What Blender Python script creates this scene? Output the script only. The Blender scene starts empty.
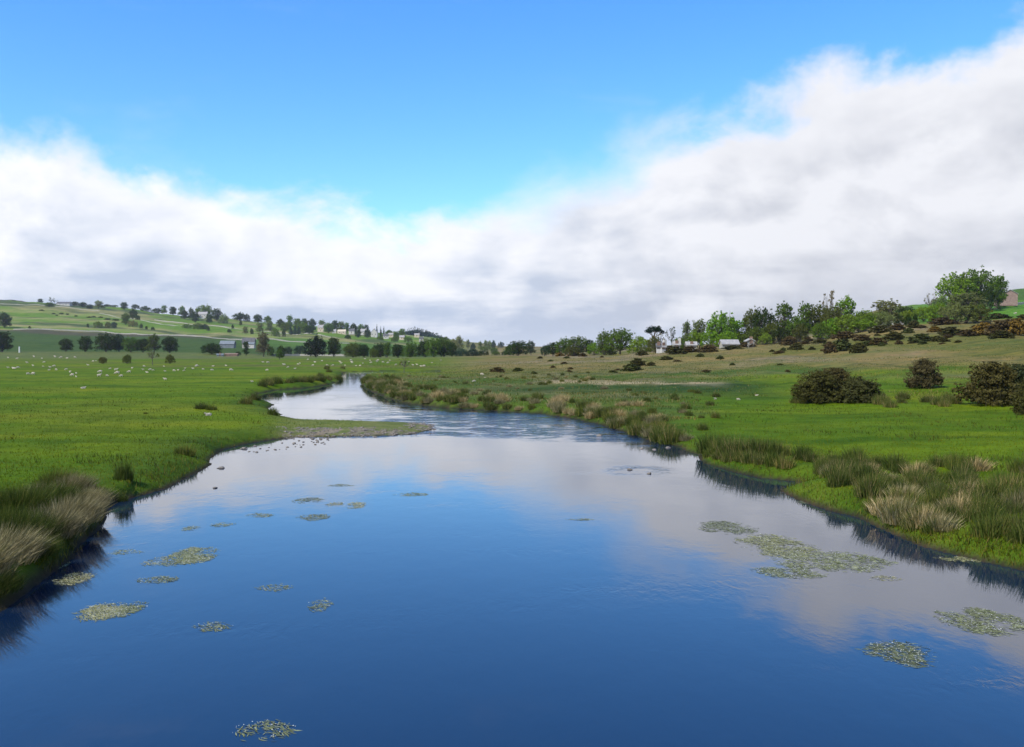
import bpy, math, random
import numpy as np
from mathutils import Vector
rs = np.random.RandomState(11)
random.seed(5)
CAMZ = 5.5
F = 1000.0
HY = 350.0          # horizon row
scene = bpy.context.scene
COL = scene.collection

# ------------------------------------------------------------------ helpers
def sstep(a, b, x):
    t = np.clip((x - a) / (b - a), 0, 1)
    return t * t * (3 - 2 * t)

def link(o):
    COL.objects.link(o); return o

def mesh_from(name, verts, facesets, mats=(), smooth=False, attrs=None, matidx=None):
    """verts (n,3); facesets list of (m,k) int arrays"""
    me = bpy.data.meshes.new(name)
    verts = np.asarray(verts, np.float32)
    me.vertices.add(len(verts)); me.vertices.foreach_set('co', verts.ravel())
    facesets = [np.asarray(f, np.int32) for f in facesets if len(f)]
    loops = np.concatenate([f.ravel() for f in facesets])
    tot = np.concatenate([np.full(len(f), f.shape[1], np.int32) for f in facesets])
    start = np.concatenate([[0], np.cumsum(tot)[:-1]]).astype(np.int32)
    me.loops.add(len(loops)); me.loops.foreach_set('vertex_index', loops)
    me.polygons.add(len(tot)); me.polygons.foreach_set('loop_start', start); me.polygons.foreach_set('loop_total', tot)
    if matidx is not None: me.polygons.foreach_set('material_index', np.asarray(matidx, np.int32))
    me.polygons.foreach_set('use_smooth', np.full(len(tot), smooth))
    for m in mats: me.materials.append(m)
    for k, (typ, arr) in (attrs or {}).items():
        a = me.attributes.new(k, typ, 'POINT')
        a.data.foreach_set('color' if typ == 'FLOAT_COLOR' else 'value', np.asarray(arr, np.float32).ravel())
    me.update(calc_edges=True); me.validate()
    return me

def obj(name, me, parent=None, loc=None):
    o = link(bpy.data.objects.new(name, me))
    if parent: o.parent = parent
    if loc is not None: o.location = loc
    return o

def tag(o, label=None, cat=None, group=None, kind=None):
    if label: o['label'] = label
    if cat: o['category'] = cat
    if group: o['group'] = group
    if kind: o['kind'] = kind
    return o

def thing(name, label, cat, loc=(0, 0, 0), rz=0, group=None):
    o = link(bpy.data.objects.new(name, None))
    o.empty_display_size = .3
    o.location = loc; o.rotation_euler = (0, 0, rz)
    return tag(o, label, cat, group)

# value noise (2-D, tileless, vectorised)
_perm = rs.permutation(512)
_val = rs.rand(512)
def vnoise(x, y, seed=0):
    xi = np.floor(x).astype(int); yi = np.floor(y).astype(int)
    fx = x - xi; fy = y - yi
    fx = fx * fx * (3 - 2 * fx); fy = fy * fy * (3 - 2 * fy)
    def h(a, b): return _val[(_perm[(a + seed * 31) & 511] + b * 7 + _perm[(b + seed) & 511]) & 511]
    return (h(xi, yi) * (1 - fx) + h(xi + 1, yi) * fx) * (1 - fy) + (h(xi, yi + 1) * (1 - fx) + h(xi + 1, yi + 1) * fx) * fy
def fbm(x, y, o=4, seed=0):
    s = 0; a = .5; t = 0
    for i in range(o):
        s = s + a * vnoise(x * 2 ** i + 17.3 * i, y * 2 ** i - 9.1 * i, seed + i); t += a; a *= .5
    return s / t

# ------------------------------------------------------------------ materials
def new_mat(name):
    m = bpy.data.materials.new(name); m.use_nodes = True
    nt = m.node_tree; nt.nodes.clear()
    return m, nt
class NB:
    def __init__(s, nt): s.nt = nt
    def n(s, t, **kw):
        nd = s.nt.nodes.new(t)
        for k, v in kw.items(): setattr(nd, k, v)
        return nd
    def put(s, sock, v):
        if isinstance(v, bpy.types.NodeSocket): s.nt.links.new(v, sock)
        elif v is not None: sock.default_value = v
    def math(s, op, a, b=None, c=None, clamp=False):
        nd = s.n('ShaderNodeMath', operation=op, use_clamp=clamp)
        s.put(nd.inputs[0], a); s.put(nd.inputs[1], b)
        if c is not None: s.put(nd.inputs[2], c)
        return nd.outputs[0]
    def ramp(s, f, stops, interp='LINEAR'):
        nd = s.n('ShaderNodeValToRGB'); cr = nd.color_ramp; cr.interpolation = interp
        while len(cr.elements) < len(stops): cr.elements.new(.5)
        for e, (p, c) in zip(cr.elements, stops):
            e.position = p; e.color = (*c, 1) if len(c) == 3 else c
        s.put(nd.inputs[0], f); return nd.outputs[0]
    def maprange(s, v, a, b, c=0, d=1, smooth=True):
        nd = s.n('ShaderNodeMapRange'); nd.interpolation_type = 'SMOOTHSTEP' if smooth else 'LINEAR'
        s.put(nd.inputs['Value'], v)
        for k, x in (('From Min', a), ('From Max', b), ('To Min', c), ('To Max', d)): s.put(nd.inputs[k], x)
        return nd.outputs['Result']
    def mix(s, f, a, b, mode='MIX'):
        nd = s.n('ShaderNodeMix', data_type='RGBA', blend_type=mode)
        s.put(nd.inputs['Factor'], f)
        for i, v in ((6, a), (7, b)):
            s.put(nd.inputs[i], (*v, 1) if isinstance(v, tuple) and len(v) == 3 else v)
        return nd.outputs[2]
    def noise(s, vec, scale, detail=4, rough=.55, dist=0):
        nd = s.n('ShaderNodeTexNoise'); s.put(nd.inputs['Vector'], vec)
        nd.inputs['Scale'].default_value = scale; nd.inputs['Detail'].default_value = detail
        nd.inputs['Roughness'].default_value = rough; nd.inputs['Distortion'].default_value = dist
        return nd.outputs['Fac']
    def mapping(s, vec, scale=(1, 1, 1), loc=(0, 0, 0), rot=(0, 0, 0)):
        nd = s.n('ShaderNodeMapping'); s.put(nd.inputs['Vector'], vec)
        nd.inputs['Scale'].default_value = scale; nd.inputs['Location'].default_value = loc; nd.inputs['Rotation'].default_value = rot
        return nd.outputs[0]
    def out(s, shader):
        o = s.n('ShaderNodeOutputMaterial'); s.nt.links.new(shader, o.inputs['Surface'])

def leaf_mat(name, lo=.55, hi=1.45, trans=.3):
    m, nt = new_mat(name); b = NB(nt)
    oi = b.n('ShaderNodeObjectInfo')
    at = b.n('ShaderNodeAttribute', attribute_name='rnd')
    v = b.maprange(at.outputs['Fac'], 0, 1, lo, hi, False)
    comb = b.n('ShaderNodeCombineColor'); 
    for i in range(3): b.put(comb.inputs[i], v)
    c = b.mix(1.0, oi.outputs['Color'], comb.outputs[0], 'MULTIPLY')
    d = b.n('ShaderNodeBsdfPrincipled'); b.put(d.inputs['Base Color'], c); d.inputs['Roughness'].default_value = .65
    d.inputs['Specular IOR Level'].default_value = .08
    t = b.n('ShaderNodeBsdfTranslucent'); b.put(t.inputs['Color'], b.mix(1.0, c, (1.15, 1.2, .6), 'MULTIPLY'))
    mx = b.n('ShaderNodeMixShader'); mx.inputs[0].default_value = trans
    nt.links.new(d.outputs[0], mx.inputs[1]); nt.links.new(t.outputs[0], mx.inputs[2])
    b.out(mx.outputs[0]); return m

def blade_mat(name, stops, trans=.25, nscale=0):
    m, nt = new_mat(name); b = NB(nt)
    at = b.n('ShaderNodeAttribute', attribute_name='rnd')
    c = b.ramp(at.outputs['Fac'], stops)
    if nscale:
        g = b.n('ShaderNodeNewGeometry')
        nz = b.noise(g.outputs['Position'], nscale, 3)
        c = b.mix(b.maprange(nz, .35, .7), c, b.mix(1.0, c, (1.5, 1.05, .8), 'MULTIPLY'))
    oi = b.n('ShaderNodeObjectInfo')
    c = b.mix(1.0, c, b.ramp(oi.outputs['Random'], [(0, (.7, .74, .7)), (.5, (1.0, 1.03, .9)), (1, (1.45, 1.3, 1.1))]), 'MULTIPLY')
    d = b.n('ShaderNodeBsdfPrincipled'); b.put(d.inputs['Base Color'], c); d.inputs['Roughness'].default_value = .6
    d.inputs['Specular IOR Level'].default_value = .08
    t = b.n('ShaderNodeBsdfTranslucent'); b.put(t.inputs['Color'], c)
    mx = b.n('ShaderNodeMixShader'); mx.inputs[0].default_value = trans
    nt.links.new(d.outputs[0], mx.inputs[1]); nt.links.new(t.outputs[0], mx.inputs[2])
    b.out(mx.outputs[0]); return m

def rough_mat(name, ca, cb, scale=3.0, rough=.85, bump=.3, detail=6, brick=None):
    m, nt = new_mat(name); b = NB(nt)
    tc = b.n('ShaderNodeTexCoord')
    nz = b.noise(tc.outputs['Object'], scale, detail, .65)
    c = b.ramp(nz, [(.3, ca), (.7, cb)])
    hgt = nz
    if brick:
        br = b.n('ShaderNodeTexBrick'); b.put(br.inputs['Vector'], b.mapping(tc.outputs['Object'], rot=(math.pi/2, 0, 0)))
        br.inputs['Color1'].default_value = (1, 1, 1, 1); br.inputs['Color2'].default_value = (.72, .7, .68, 1)
        br.inputs['Mortar'].default_value = (.5, .48, .45, 1); br.inputs['Scale'].default_value = brick
        br.inputs['Mortar Size'].default_value = .03
        c = b.mix(1.0, c, br.outputs['Color'], 'MULTIPLY')
    p = b.n('ShaderNodeBsdfPrincipled'); b.put(p.inputs['Base Color'], c); p.inputs['Roughness'].default_value = rough
    bp = b.n('ShaderNodeBump'); bp.inputs['Strength'].default_value = bump; bp.inputs['Distance'].default_value = .05
    b.put(bp.inputs['Height'], hgt); nt.links.new(bp.outputs[0], p.inputs['Normal'])
    b.out(p.outputs[0]); return m

M = {}
M['leaf'] = leaf_mat('tree_leaves')
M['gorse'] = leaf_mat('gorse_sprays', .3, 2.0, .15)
M['bark'] = rough_mat('bark', (.06, .05, .035), (.14, .12, .09), 6)
M['stone'] = rough_mat('drystone', (.2, .19, .16), (.42, .4, .34), 2.0)
M['pebble'] = rough_mat('pebbles', (.07, .06, .045), (.3, .26, .21), 4.0)
M['pink_stone'] = rough_mat('reddish_sandstone', (.33, .22, .18), (.47, .33, .28), .9, brick=1.2)
M['grey_slate'] = rough_mat('grey_slate', (.24, .23, .22), (.42, .4, .38), 1.2)
M['dark_slate'] = rough_mat('dark_slate', (.06, .06, .065), (.13, .13, .13), 1.2)
M['tin'] = rough_mat('pale_sheeting', (.12, .14, .15), (.2, .23, .25), .6)
M['white_wall'] = rough_mat('white_render', (.42, .4, .36), (.6, .58, .53), .8, bump=.1)
M['cream_wall'] = rough_mat('cream_render', (.5, .42, .3), (.64, .55, .4), .8, bump=.1)
M['brown_wall'] = rough_mat('brown_boards', (.16, .1, .07), (.3, .2, .14), .8)
M['glass'] = rough_mat('dark_glass', (.02, .025, .03), (.03, .035, .04), 1, rough=.1, bump=0)
M['wood'] = rough_mat('weathered_wood', (.07, .06, .05), (.2, .17, .13), 4)
M['white_paint'] = rough_mat('white_paint', (.7, .7, .68), (.82, .82, .8), 3, bump=.05)
M['wool'] = rough_mat('wool', (.36, .31, .23), (.56, .5, .4), 5, rough=.95, bump=.8)
M['face'] = rough_mat('sheep_face', (.3, .27, .23), (.5, .46, .4), 5)
M['rush'] = blade_mat('rush_stems', [(0, (.03, .048, .010)), (.5, (.068, .102, .018)), (.8, (.13, .135, .035)), (1, (.28, .22, .10))])
M['rush_dry'] = blade_mat('dry_grass_stems', [(0, (.07, .09, .03)), (.35, (.19, .165, .075)), (.75, (.34, .275, .15)), (1, (.5, .42, .26))])
M['grass'] = blade_mat('meadow_grass', [(0, (.048, .08, .002)), (.6, (.078, .12, .003)), (1, (.12, .15, .01))], .12, .15)
M['bank'] = blade_mat('bank_grass_blades', [(0, (.026, .042, .006)), (.5, (.045, .066, .008)), (1, (.10, .10, .03))], .1, .2)
M['moor_grass'] = blade_mat('moor_grass', [(0, (.035, .07, .008)), (.5, (.075, .115, .022)), (.8, (.15, .15, .055)), (1, (.27, .23, .13))], .3, .08)
M['weed'] = blade_mat('crowfoot_leaves', [(0, (.11, .12, .055)), (.5, (.19, .2, .09)), (.8, (.27, .28, .15)), (1, (.36, .36, .23))], .1)
M['petal'] = rough_mat('white_petals', (.5, .5, .43), (.66, .66, .58), 20, bump=0)

# ------------------------------------------------------------------ river outline (world, z = 0)
def W0(px, py): 
    D = CAMZ * F / (py - HY); return ((px - 512) / F * D, D)
left_px = [(0, 612), (40, 582), (70, 560), (95, 532), (104, 512), (116, 502), (140, 496), (165, 489), (190, 476), (210, 465), (213, 456), (225, 449), (245, 444), (270, 440), (295, 437),
           (330, 437), (380, 436), (415, 434), (433, 429), (430, 425), (400, 422.5), (350, 421), (305, 420), (284, 417.5), (277, 413), (268, 408), (272, 404), (262, 401), (252, 397), (258, 393), (280, 389.5), (305, 388), (326, 385), (338, 381), (341, 375),
           (345, 372), (380, 371), (410, 370.8), (440, 371)]
right_px = [(440, 373.6), (400, 374.2), (375, 375), (362, 378), (360, 383), (372, 391), (385, 397), (402, 402), (440, 407.5), (500, 411), (545, 414), (580, 419), (620, 430), (650, 440), (680, 446.5), (688, 452), (699, 455), (703, 463),
            (730, 471), (760, 478), (800, 482), (800, 486), (781, 491), (798, 500), (830, 511), (860, 518), (880, 528), (920, 546), (965, 558), (1024, 571)]
river = [(-18, -80), (-15.5, -10), (-13.8, 12)] + [W0(*p) for p in left_px] + [W0(*p) for p in right_px] + [(18, 20), (20, 5), (22, -80)]
# subdivide + jitter for a natural waterline
R = []
for i in range(len(river)):
    a = np.array(river[i]); c = np.array(river[(i + 1) % len(river)])
    L = np.linalg.norm(c - a); n = max(1, int(L / 1.6)) if L < 60 else 8
    for k in range(n):
        p = a + (c - a) * k / n
        D = max(p[1], 10)
        amp = .22 if D < 70 else .4
        if p[1] > 5 and k: p = p + (np.array([vnoise(p[0] * .9, p[1] * .9, 3), vnoise(p[0] * .9, p[1] * .9, 9)]) - .5) * 2 * amp
        R.append(p)
R = np.array(R)
def river_sd(x, y):
    """signed distance, positive on land"""
    x = np.asarray(x, float).ravel(); y = np.asarray(y, float).ravel()
    out = np.full(len(x), 200.0)
    near = (y > -90) & (y < 330) & (np.abs(x) < 120)
    X = x[near]; Y = y[near]
    d2 = np.full(len(X), 1e9); inside = np.zeros(len(X), bool)
    A = R; B = np.roll(R, -1, 0)
    for a, c in zip(A, B):
        e = c - a; wx = X - a[0]; wy = Y - a[1]
        t = np.clip((wx * e[0] + wy * e[1]) / max(e @ e, 1e-9), 0, 1)
        d2 = np.minimum(d2, (wx - t * e[0]) ** 2 + (wy - t * e[1]) ** 2)
        cond = (a[1] > Y) != (c[1] > Y)
        if abs(e[1]) > 1e-9:
            inside ^= cond & (X < e[0] * (Y - a[1]) / e[1] + a[0])
    sd = np.sqrt(d2); sd[inside] *= -1
    out[near] = sd
    return out

# ------------------------------------------------------------------ terrain heights
Dk = np.array([0, 30, 60, 90, 130, 180, 240, 300, 400, 500, 700, 1000, 1300, 1600, 2000, 2600, 3500, 9000.])
def zp(py, D): return CAMZ - (py - HY) * D / F
def colz(near, far):
    """near: heights for the first entries; far: image rows for the rest up to 2000 m; then a level top"""
    z = list(near)
    for py in far: z.append(zp(py, Dk[len(z)]))
    while len(z) < len(Dk): z.append(z[-1] + (2 if len(z) == 15 else -6))
    return z
Pk = np.array([-700, -200, 0, 100, 200, 300, 400, 450, 500, 600, 700, 800, 900, 1024, 1250, 1700.])
_l = [.5, .6, .6, .65, .7, .8, .9, 1.0, 1.3, 1.6]
Zk = np.array([
    colz(_l, [352, 338, 322, 305, 286]),
    colz(_l, [352, 339, 324, 308, 293]),
    colz(_l, [352, 340, 329, 316, 300.5]),
    colz(_l, [352.5, 342, 332, 319, 307]),
    colz(_l, [354, 344, 336, 327, 318]),
    colz(_l, [355, 348, 340, 333, 326]),
    colz(_l, [356.3, 352, 346, 340, 335]),
    colz([.5, .6, .6, .7, .8, .8, .6, .8, 1.5, 1.9], [356.5, 354, 350, 345, 340]),
    colz([.5, .6, .6, .8, .9, 1.0, 1.2, 1.5, 2.0, 2.3], [356.5, 354.5, 352, 350, 347]),
    colz([.5, .6, .6, .9, 1.1, 1.4, 2.1, 2.9, 3.2, 3.2], [355, 353, 351, 350, 349]),
    colz([.5, .6, .6, .8, 1.2, 2.1, 3.5, 4.9], [347.5, 347, 346, 346, 346, 346, 346]),
    colz([.5, .6, .6, .8, 1.5, 3.0, 5.3, 7.3], [338, 335, 333, 332, 331, 330, 330]),
    colz([.5, .6, .65, 1.0, 2.2, 4.4, 7.6, 11.5], [321, 314, 309, 308, 308, 308, 308]),
    colz([.5, .6, .7, 1.2, 3.0, 6.0, 9.8, 13.5], [312.5, 303.5, 291, 290, 292, 296, 300]),
    colz([.5, .6, .8, 1.6, 4.0, 8.0, 14, 19], [300, 290, 278, 276, 280, 285, 290]),
    colz([.5, .6, .8, 2, 5, 10, 18, 25], [290, 280, 268, 268, 272, 280, 285])])
def _pchip_slopes(x, z):
    h = np.diff(x); d = np.diff(z, axis=-1) / h
    m = np.zeros_like(z)
    a = d[..., :-1]; b_ = d[..., 1:]
    w1 = 2 * h[1:] + h[:-1]; w2 = h[1:] + 2 * h[:-1]
    ok = (a * b_) > 0
    with np.errstate(divide='ignore', invalid='ignore'):
        mm = (w1 + w2) / (w1 / a + w2 / b_)
    m[..., 1:-1] = np.where(ok, mm, 0)
    m[..., 0] = d[..., 0]; m[..., -1] = d[..., -1]
    return m
Ms = _pchip_slopes(Dk, Zk)
def base_h(x, y):
    D = np.clip(y, 0, 8999); px = np.clip(512 + F * x / np.maximum(y, 22), -699, 1699)
    j = np.clip(np.searchsorted(Dk, D, side='right') - 1, 0, len(Dk) - 2)
    h = Dk[j + 1] - Dk[j]; t = (D - Dk[j]) / h
    h00 = 2*t**3 - 3*t**2 + 1; h10 = t**3 - 2*t**2 + t; h01 = -2*t**3 + 3*t**2; h11 = t**3 - t**2
    def at(i): return h00 * Zk[i, j] + h10 * h * Ms[i, j] + h01 * Zk[i, j + 1] + h11 * h * Ms[i, j + 1]
    i = np.clip(np.searchsorted(Pk, px, side='right') - 1, 0, len(Pk) - 2)
    s = (px - Pk[i]) / (Pk[i + 1] - Pk[i]); ss = s * .5 + .5 * s * s * (3 - 2 * s)
    return at(i) * (1 - ss) + at(i + 1) * ss
def gravel_mask(x, y):
    px = 512 + F * x / np.maximum(y, 10); 
    m = sstep(276, 312, px + (fbm(x * .7, y * .7, 2, 71) - .5) * 50) * (1 - sstep(428, 440, px)) * sstep(60.0, 62.0, y) 
    # upstream half of the bar is turfed, the downstream edge and the tip are shingle
    edge = 67.2 + .3 * sstep(300, 400, px) + (fbm(x * .6, y * .6, 3, 5) - .5) * 4 + 9 * sstep(395, 420, px)
    
    return m * (1 - sstep(edge - .8, edge + .8, y))
def bar_mask(x, y):
    px = 512 + F * x / np.maximum(y, 10)
    return sstep(255, 300, px) * (1 - sstep(445, 460, px)) * sstep(58, 61, y) * (1 - sstep(86, 90, y))
def H(x, y, sd=None):
    x = np.asarray(x, float); y = np.asarray(y, float); shp = x.shape
    x = x.ravel(); y = y.ravel()
    if sd is None: sd = river_sd(x, y)
    D = np.maximum(np.abs(y), 10)
    z = base_h(x, y)
    px = 512 + F * x / np.maximum(y, 10)
    # undulation
    z = z + (fbm(x * .12, y * .12, 3, 1) - .5) * .35 * sstep(1, 8, sd) + (fbm(x * .5, y * .5, 2, 2) - .5) * .16 * sstep(.3, 2, sd)
    z = z + (fbm(x * .02, y * .02, 3, 4) - .5) * np.clip((D - 150) * .006, 0, 9) * sstep(300, 700, D + np.where(px > 650, 250, 0))
    # rough hummocks on the moor
    moor = sstep(430, 620, px) * sstep(95, 130, y)
    z = z + moor * (fbm(x * .25, y * .12, 3, 8) - .5) * .9
    low = bar_mask(x, y)
    z = z * (1 - low) + low * (.16 + .10 * sstep(0, 3, sd) + (fbm(x, y, 2, 6) - .5) * .1)
    # low shore at the far bend so the water behind stays in view
    lo2 = sstep(335, 350, px) * (1 - sstep(440, 480, px)) * sstep(205, 218, y) * (1 - sstep(262, 275, y))
    z = z * (1 - lo2) + lo2 * np.minimum(z, .28)
    wid = 1.4 + .8 * fbm(x * .2, y * .2, 2, 7)
    wid = np.where((px < 130) & (y < 45), .7, wid)
    wid = np.where((px > 366) & (y > 95), .8, wid)
    t = np.clip(sd / wid, 0, 1)
    prof = t * (2 - t)
    land = .02 + np.maximum(z - .02, 0) * (prof * .85 + .15 * sstep(0, 6, sd))
    water = -.03 - .9 * sstep(0, 4, -sd)
    out = np.where(sd > 0, land, water)
    return out.reshape(shp)
def Hs(x, y): return float(H(np.array([x]), np.array([y]))[0])
def onray(px, py, lo=20, hi=3200):
    """first point of the ground along the line of sight, as a world place"""
    D = np.exp(np.linspace(math.log(lo), math.log(hi), 1500))
    x = (px - 512) / F * D
    z = np.maximum(H(x, D), 0)
    line = CAMZ - (py - HY) * D / F
    k = np.argmax(z >= line) if (z >= line).any() else len(D) - 1
    return float(x[k]), float(D[k]), float(z[k])

# terrain mesh
us = np.concatenate([np.arange(-2.2, -.6, .05), np.arange(-.6, .6, .0034), np.arange(.6, 2.25, .05)])
ys = list(np.arange(-80, 12, 3.0))
D = 12.0
while D < 73: ys.append(D); D += max(.24, D * D / 6100)
while D < 8500: ys.append(D); D *= 1.012
ys = np.array(ys)
wy = np.sqrt(ys ** 2 + 18 ** 2)
X = us[None, :] * wy[:, None]; Y = np.repeat(ys[:, None], len(us), 1)
nx, ny = len(us), len(ys)
xf, yf = X.ravel(), Y.ravel()
SD = river_sd(xf, yf)
Z = H(xf, yf, SD)
idx = np.arange(nx * ny).reshape(ny, nx)
quads = np.stack([idx[:-1, :-1], idx[:-1, 1:], idx[1:, 1:], idx[1:, :-1]], -1).reshape(-1, 4)

def ground_colour(x, y, sd):
    px = 512 + F * x / np.maximum(y, 10); D = y
    n = len(x)
    def C(r, g, b_): return np.tile(np.array([r, g, b_]), (n, 1))
    def mixc(a, b_, m): return a * (1 - m[:, None]) + b_ * m[:, None]
    wob = (fbm(x * .01, y * .01, 3, 12) - .5)
    wob2 = (fbm(x * .05, y * .05, 3, 13) - .5)
    meadow = C(.092, .147, .004)
    c = meadow
    c = mixc(c, C(.12, .155, .008), sstep(.48, .68, fbm(x * .03, y * .06, 4, 14)) * .8); c = mixc(c, C(.052, .11, .003), sstep(.5, .65, fbm(x * .05 + 5, y * .14, 4, 34)) * .7)
    c = mixc(c, C(.1, .11, .025), sstep(170, 260, D + wob * 60) * sstep(.47, .62, fbm(x * .015, y * .05, 3, 15)) * .75 * (1 - sstep(500, 560, px)))
    left = 1 - sstep(500, 560, px)
    # rough strip under the field trees
    m = left * sstep(430, 520, D + wob * 120); c = mixc(c, C(.105, .125, .04), m * .75)
    m = left * sstep(700, 760, D + wob * 40); c = mixc(c, C(.048, .085, .015), m)  # cloud shade over the lower hillside, put into the field colour
    m = left * sstep(900, 1150, D + wob * 200) * sstep(200, 300, px); c = mixc(c, C(.075, .145, .02), m)
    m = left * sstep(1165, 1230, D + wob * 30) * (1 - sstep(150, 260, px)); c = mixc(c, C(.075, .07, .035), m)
    lit = C(.175, .215, .05)  # sunlight on the upper pastures, put in as lighter colours
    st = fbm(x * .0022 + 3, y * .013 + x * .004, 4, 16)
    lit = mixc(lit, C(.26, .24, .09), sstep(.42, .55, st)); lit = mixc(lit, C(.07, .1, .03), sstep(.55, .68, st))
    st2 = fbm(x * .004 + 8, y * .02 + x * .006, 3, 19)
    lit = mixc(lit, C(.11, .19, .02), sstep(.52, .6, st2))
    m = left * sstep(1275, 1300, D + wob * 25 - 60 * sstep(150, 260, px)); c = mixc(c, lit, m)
    farm = sstep(470, 520, px) * (1 - sstep(640, 680, px)) * sstep(700, 900, D); c = mixc(c, C(.1, .16, .04), farm)
    # right moor
    start = np.interp(px, [400, 480, 560, 640, 700, 800, 900, 1024], [215, 175, 140, 122, 138, 150, 138, 128])
    m = sstep(420, 500, px) * sstep(-18, 18, D - start + wob2 * 60)
    moor = mixc(C(.175, .14, .045), C(.115, .115, .024), sstep(.42, .62, fbm(x * .03, y * .02, 4, 17)))
    moor = mixc(moor, C(.19, .155, .075), sstep(.56, .7, fbm(x * .05 + 9, y * .03, 4, 18)))
    c = mixc(c, moor, m)
    # rough green bank nearer than the moor
    m = sstep(355, 368, px) * (1 - sstep(640, 730, px + wob2 * 120)) * sstep(56, 62, D) * (1 - sstep(150, 220, D))
    rough = mixc(C(.06, .1, .016), C(.13, .125, .045), sstep(.42, .62, fbm(x * .12, y * .06, 4, 20)))
    c = mixc(c, rough, m * .9)
    for bd, wd, cc_, k_, lo_, hi_ in ((160, 12, C(.045, .095, .010), .9, 520, 880), (117, 12, C(.030, .062, .010), 1.0, 450, 800), (100, 4, C(.15, .14, .06), .6, 470, 700), (196, 8, C(.06, .1, .022), .5, 600, 1100)):  # darkest band: shade of a scarp face painted into the ground colour
        m = sstep(lo_, lo_ + 80, px) * (1 - sstep(hi_ - 60, hi_, px)) * np.exp(-((D - bd + wob2 * 40) / wd) ** 2); c = mixc(c, cc_, m * k_)
    # pale dead-grass band
    band = np.interp(px, [520, 620, 700, 740], [139, 132, 127, 122])
    m = sstep(520, 560, px) * (1 - sstep(700, 740, px)) * np.exp(-((D - band + wob2 * 6) / 5.0) ** 2)
    c = mixc(c, C(.33, .265, .15), m)
    # pastures beside the barn
    m = sstep(870, 930, px) * sstep(345, 375, D + wob * 30)
    c = mixc(c, C(.085, .19, .02), m)
    m = sstep(985, 1010, px) * sstep(530, 560, D); c = mixc(c, C(.06, .12, .02), m)
    c = mixc(c, C(.058, .105, .008), (1 - sstep(1.5, 5, sd)) * (1 - sstep(100, 130, D)) * .8)
    # gravel and muddy waterline
    g = gravel_mask(x, y); gc = mixc(C(.13, .115, .07), C(.25, .21, .15), fbm(x * 3, y * 3, 2, 21)); g = g * (1 - .75 * sstep(.5, .62, fbm(x * 1.1, y * 1.6, 3, 77))); c = mixc(c, gc, g)
    bar = bar_mask(x, y) * (1 - g); c = mixc(c, C(.13, .145, .045), bar * .75)
    mud = (1 - sstep(.02, .2 + .25 * fbm(x, y, 2, 22), sd)); c = mixc(c, C(.04, .032, .018), mud * (1 - g * .8))
    c = mixc(c, C(.03, .027, .018), (sd < 0).astype(float))
    return c
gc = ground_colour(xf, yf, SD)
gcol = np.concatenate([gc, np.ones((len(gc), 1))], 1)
m, nt = new_mat('ground_turf'); b = NB(nt)
at = b.n('ShaderNodeAttribute', attribute_name='field')
g = b.n('ShaderNodeNewGeometry'); P = g.outputs['Position']
n1 = b.noise(P, 3.2, 5, .7); n2 = b.noise(P, .55, 5, .65); n3 = b.noise(b.mapping(P, (.1, .22, .1)), .7, 4, .6)
c = at.outputs['Color']
c = b.mix(b.maprange(n1, .3, .7, .0, .55), b.mix(1.0, c, (1.25, 1.2, 1.2), 'MULTIPLY'), b.mix(1.0, c, (.62, .66, .6), 'MULTIPLY'))
c = b.mix(b.maprange(n2, .42, .66, .0, .8), c, b.mix(1.0, c, (.62, .72, .7), 'MULTIPLY'))
n4 = b.noise(b.mapping(P, (.05, .16, .1), (9, 4, 2)), 1.0, 5, .68)
c = b.mix(b.maprange(n4, .48, .62, .0, 1.0), c, b.mix(1.0, c, (.66, .74, .8), 'MULTIPLY'))
c = b.mix(b.maprange(n3, .45, .7, .0, .5), c, b.mix(1.0, c, (1.55, 1.15, 1.3), 'MULTIPLY'))
p = b.n('ShaderNodeBsdfPrincipled'); b.put(p.inputs['Base Color'], c); p.inputs['Roughness'].default_value = .9
p.inputs['Specular IOR Level'].default_value = .05
bp = b.n('ShaderNodeBump'); bp.inputs['Strength'].default_value = .7; bp.inputs['Distance'].default_value = .12
b.put(bp.inputs['Height'], b.math('ADD', n1, b.math('MULTIPLY', n2, 2.0))); nt.links.new(bp.outputs[0], p.inputs['Normal'])
b.out(p.outputs[0]); M['ground'] = m
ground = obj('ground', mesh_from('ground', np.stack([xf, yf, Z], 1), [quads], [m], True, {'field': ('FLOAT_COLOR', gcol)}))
tag(ground, 'rolling green valley floor and hillsides either side of the river', 'ground', kind='structure')

# ------------------------------------------------------------------ river water
m, nt = new_mat('river_water'); b = NB(nt)
g = b.n('ShaderNodeNewGeometry'); P = g.outputs['Position']
sep = b.n('ShaderNodeSeparateXYZ'); b.put(sep.inputs[0], P)
x_, y_ = sep.outputs[0], sep.outputs[1]
def blob(cx, cy, rx, ry, ang=0):
    ca, sa = math.cos(ang), math.sin(ang)
    dx = b.math('SUBTRACT', x_, cx); dy = b.math('SUBTRACT', y_, cy)
    u = b.math('DIVIDE', b.math('ADD', b.math('MULTIPLY', dx, ca), b.math('MULTIPLY', dy, sa)), rx)
    v = b.math('DIVIDE', b.math('SUBTRACT', b.math('MULTIPLY', dy, ca), b.math('MULTIPLY', dx, sa)), ry)
    d = b.math('SQRT', b.math('ADD', b.math('MULTIPLY', u, u), b.math('MULTIPLY', v, v)))
    return b.maprange(d, .35, 1.1, 1, 0)
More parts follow.
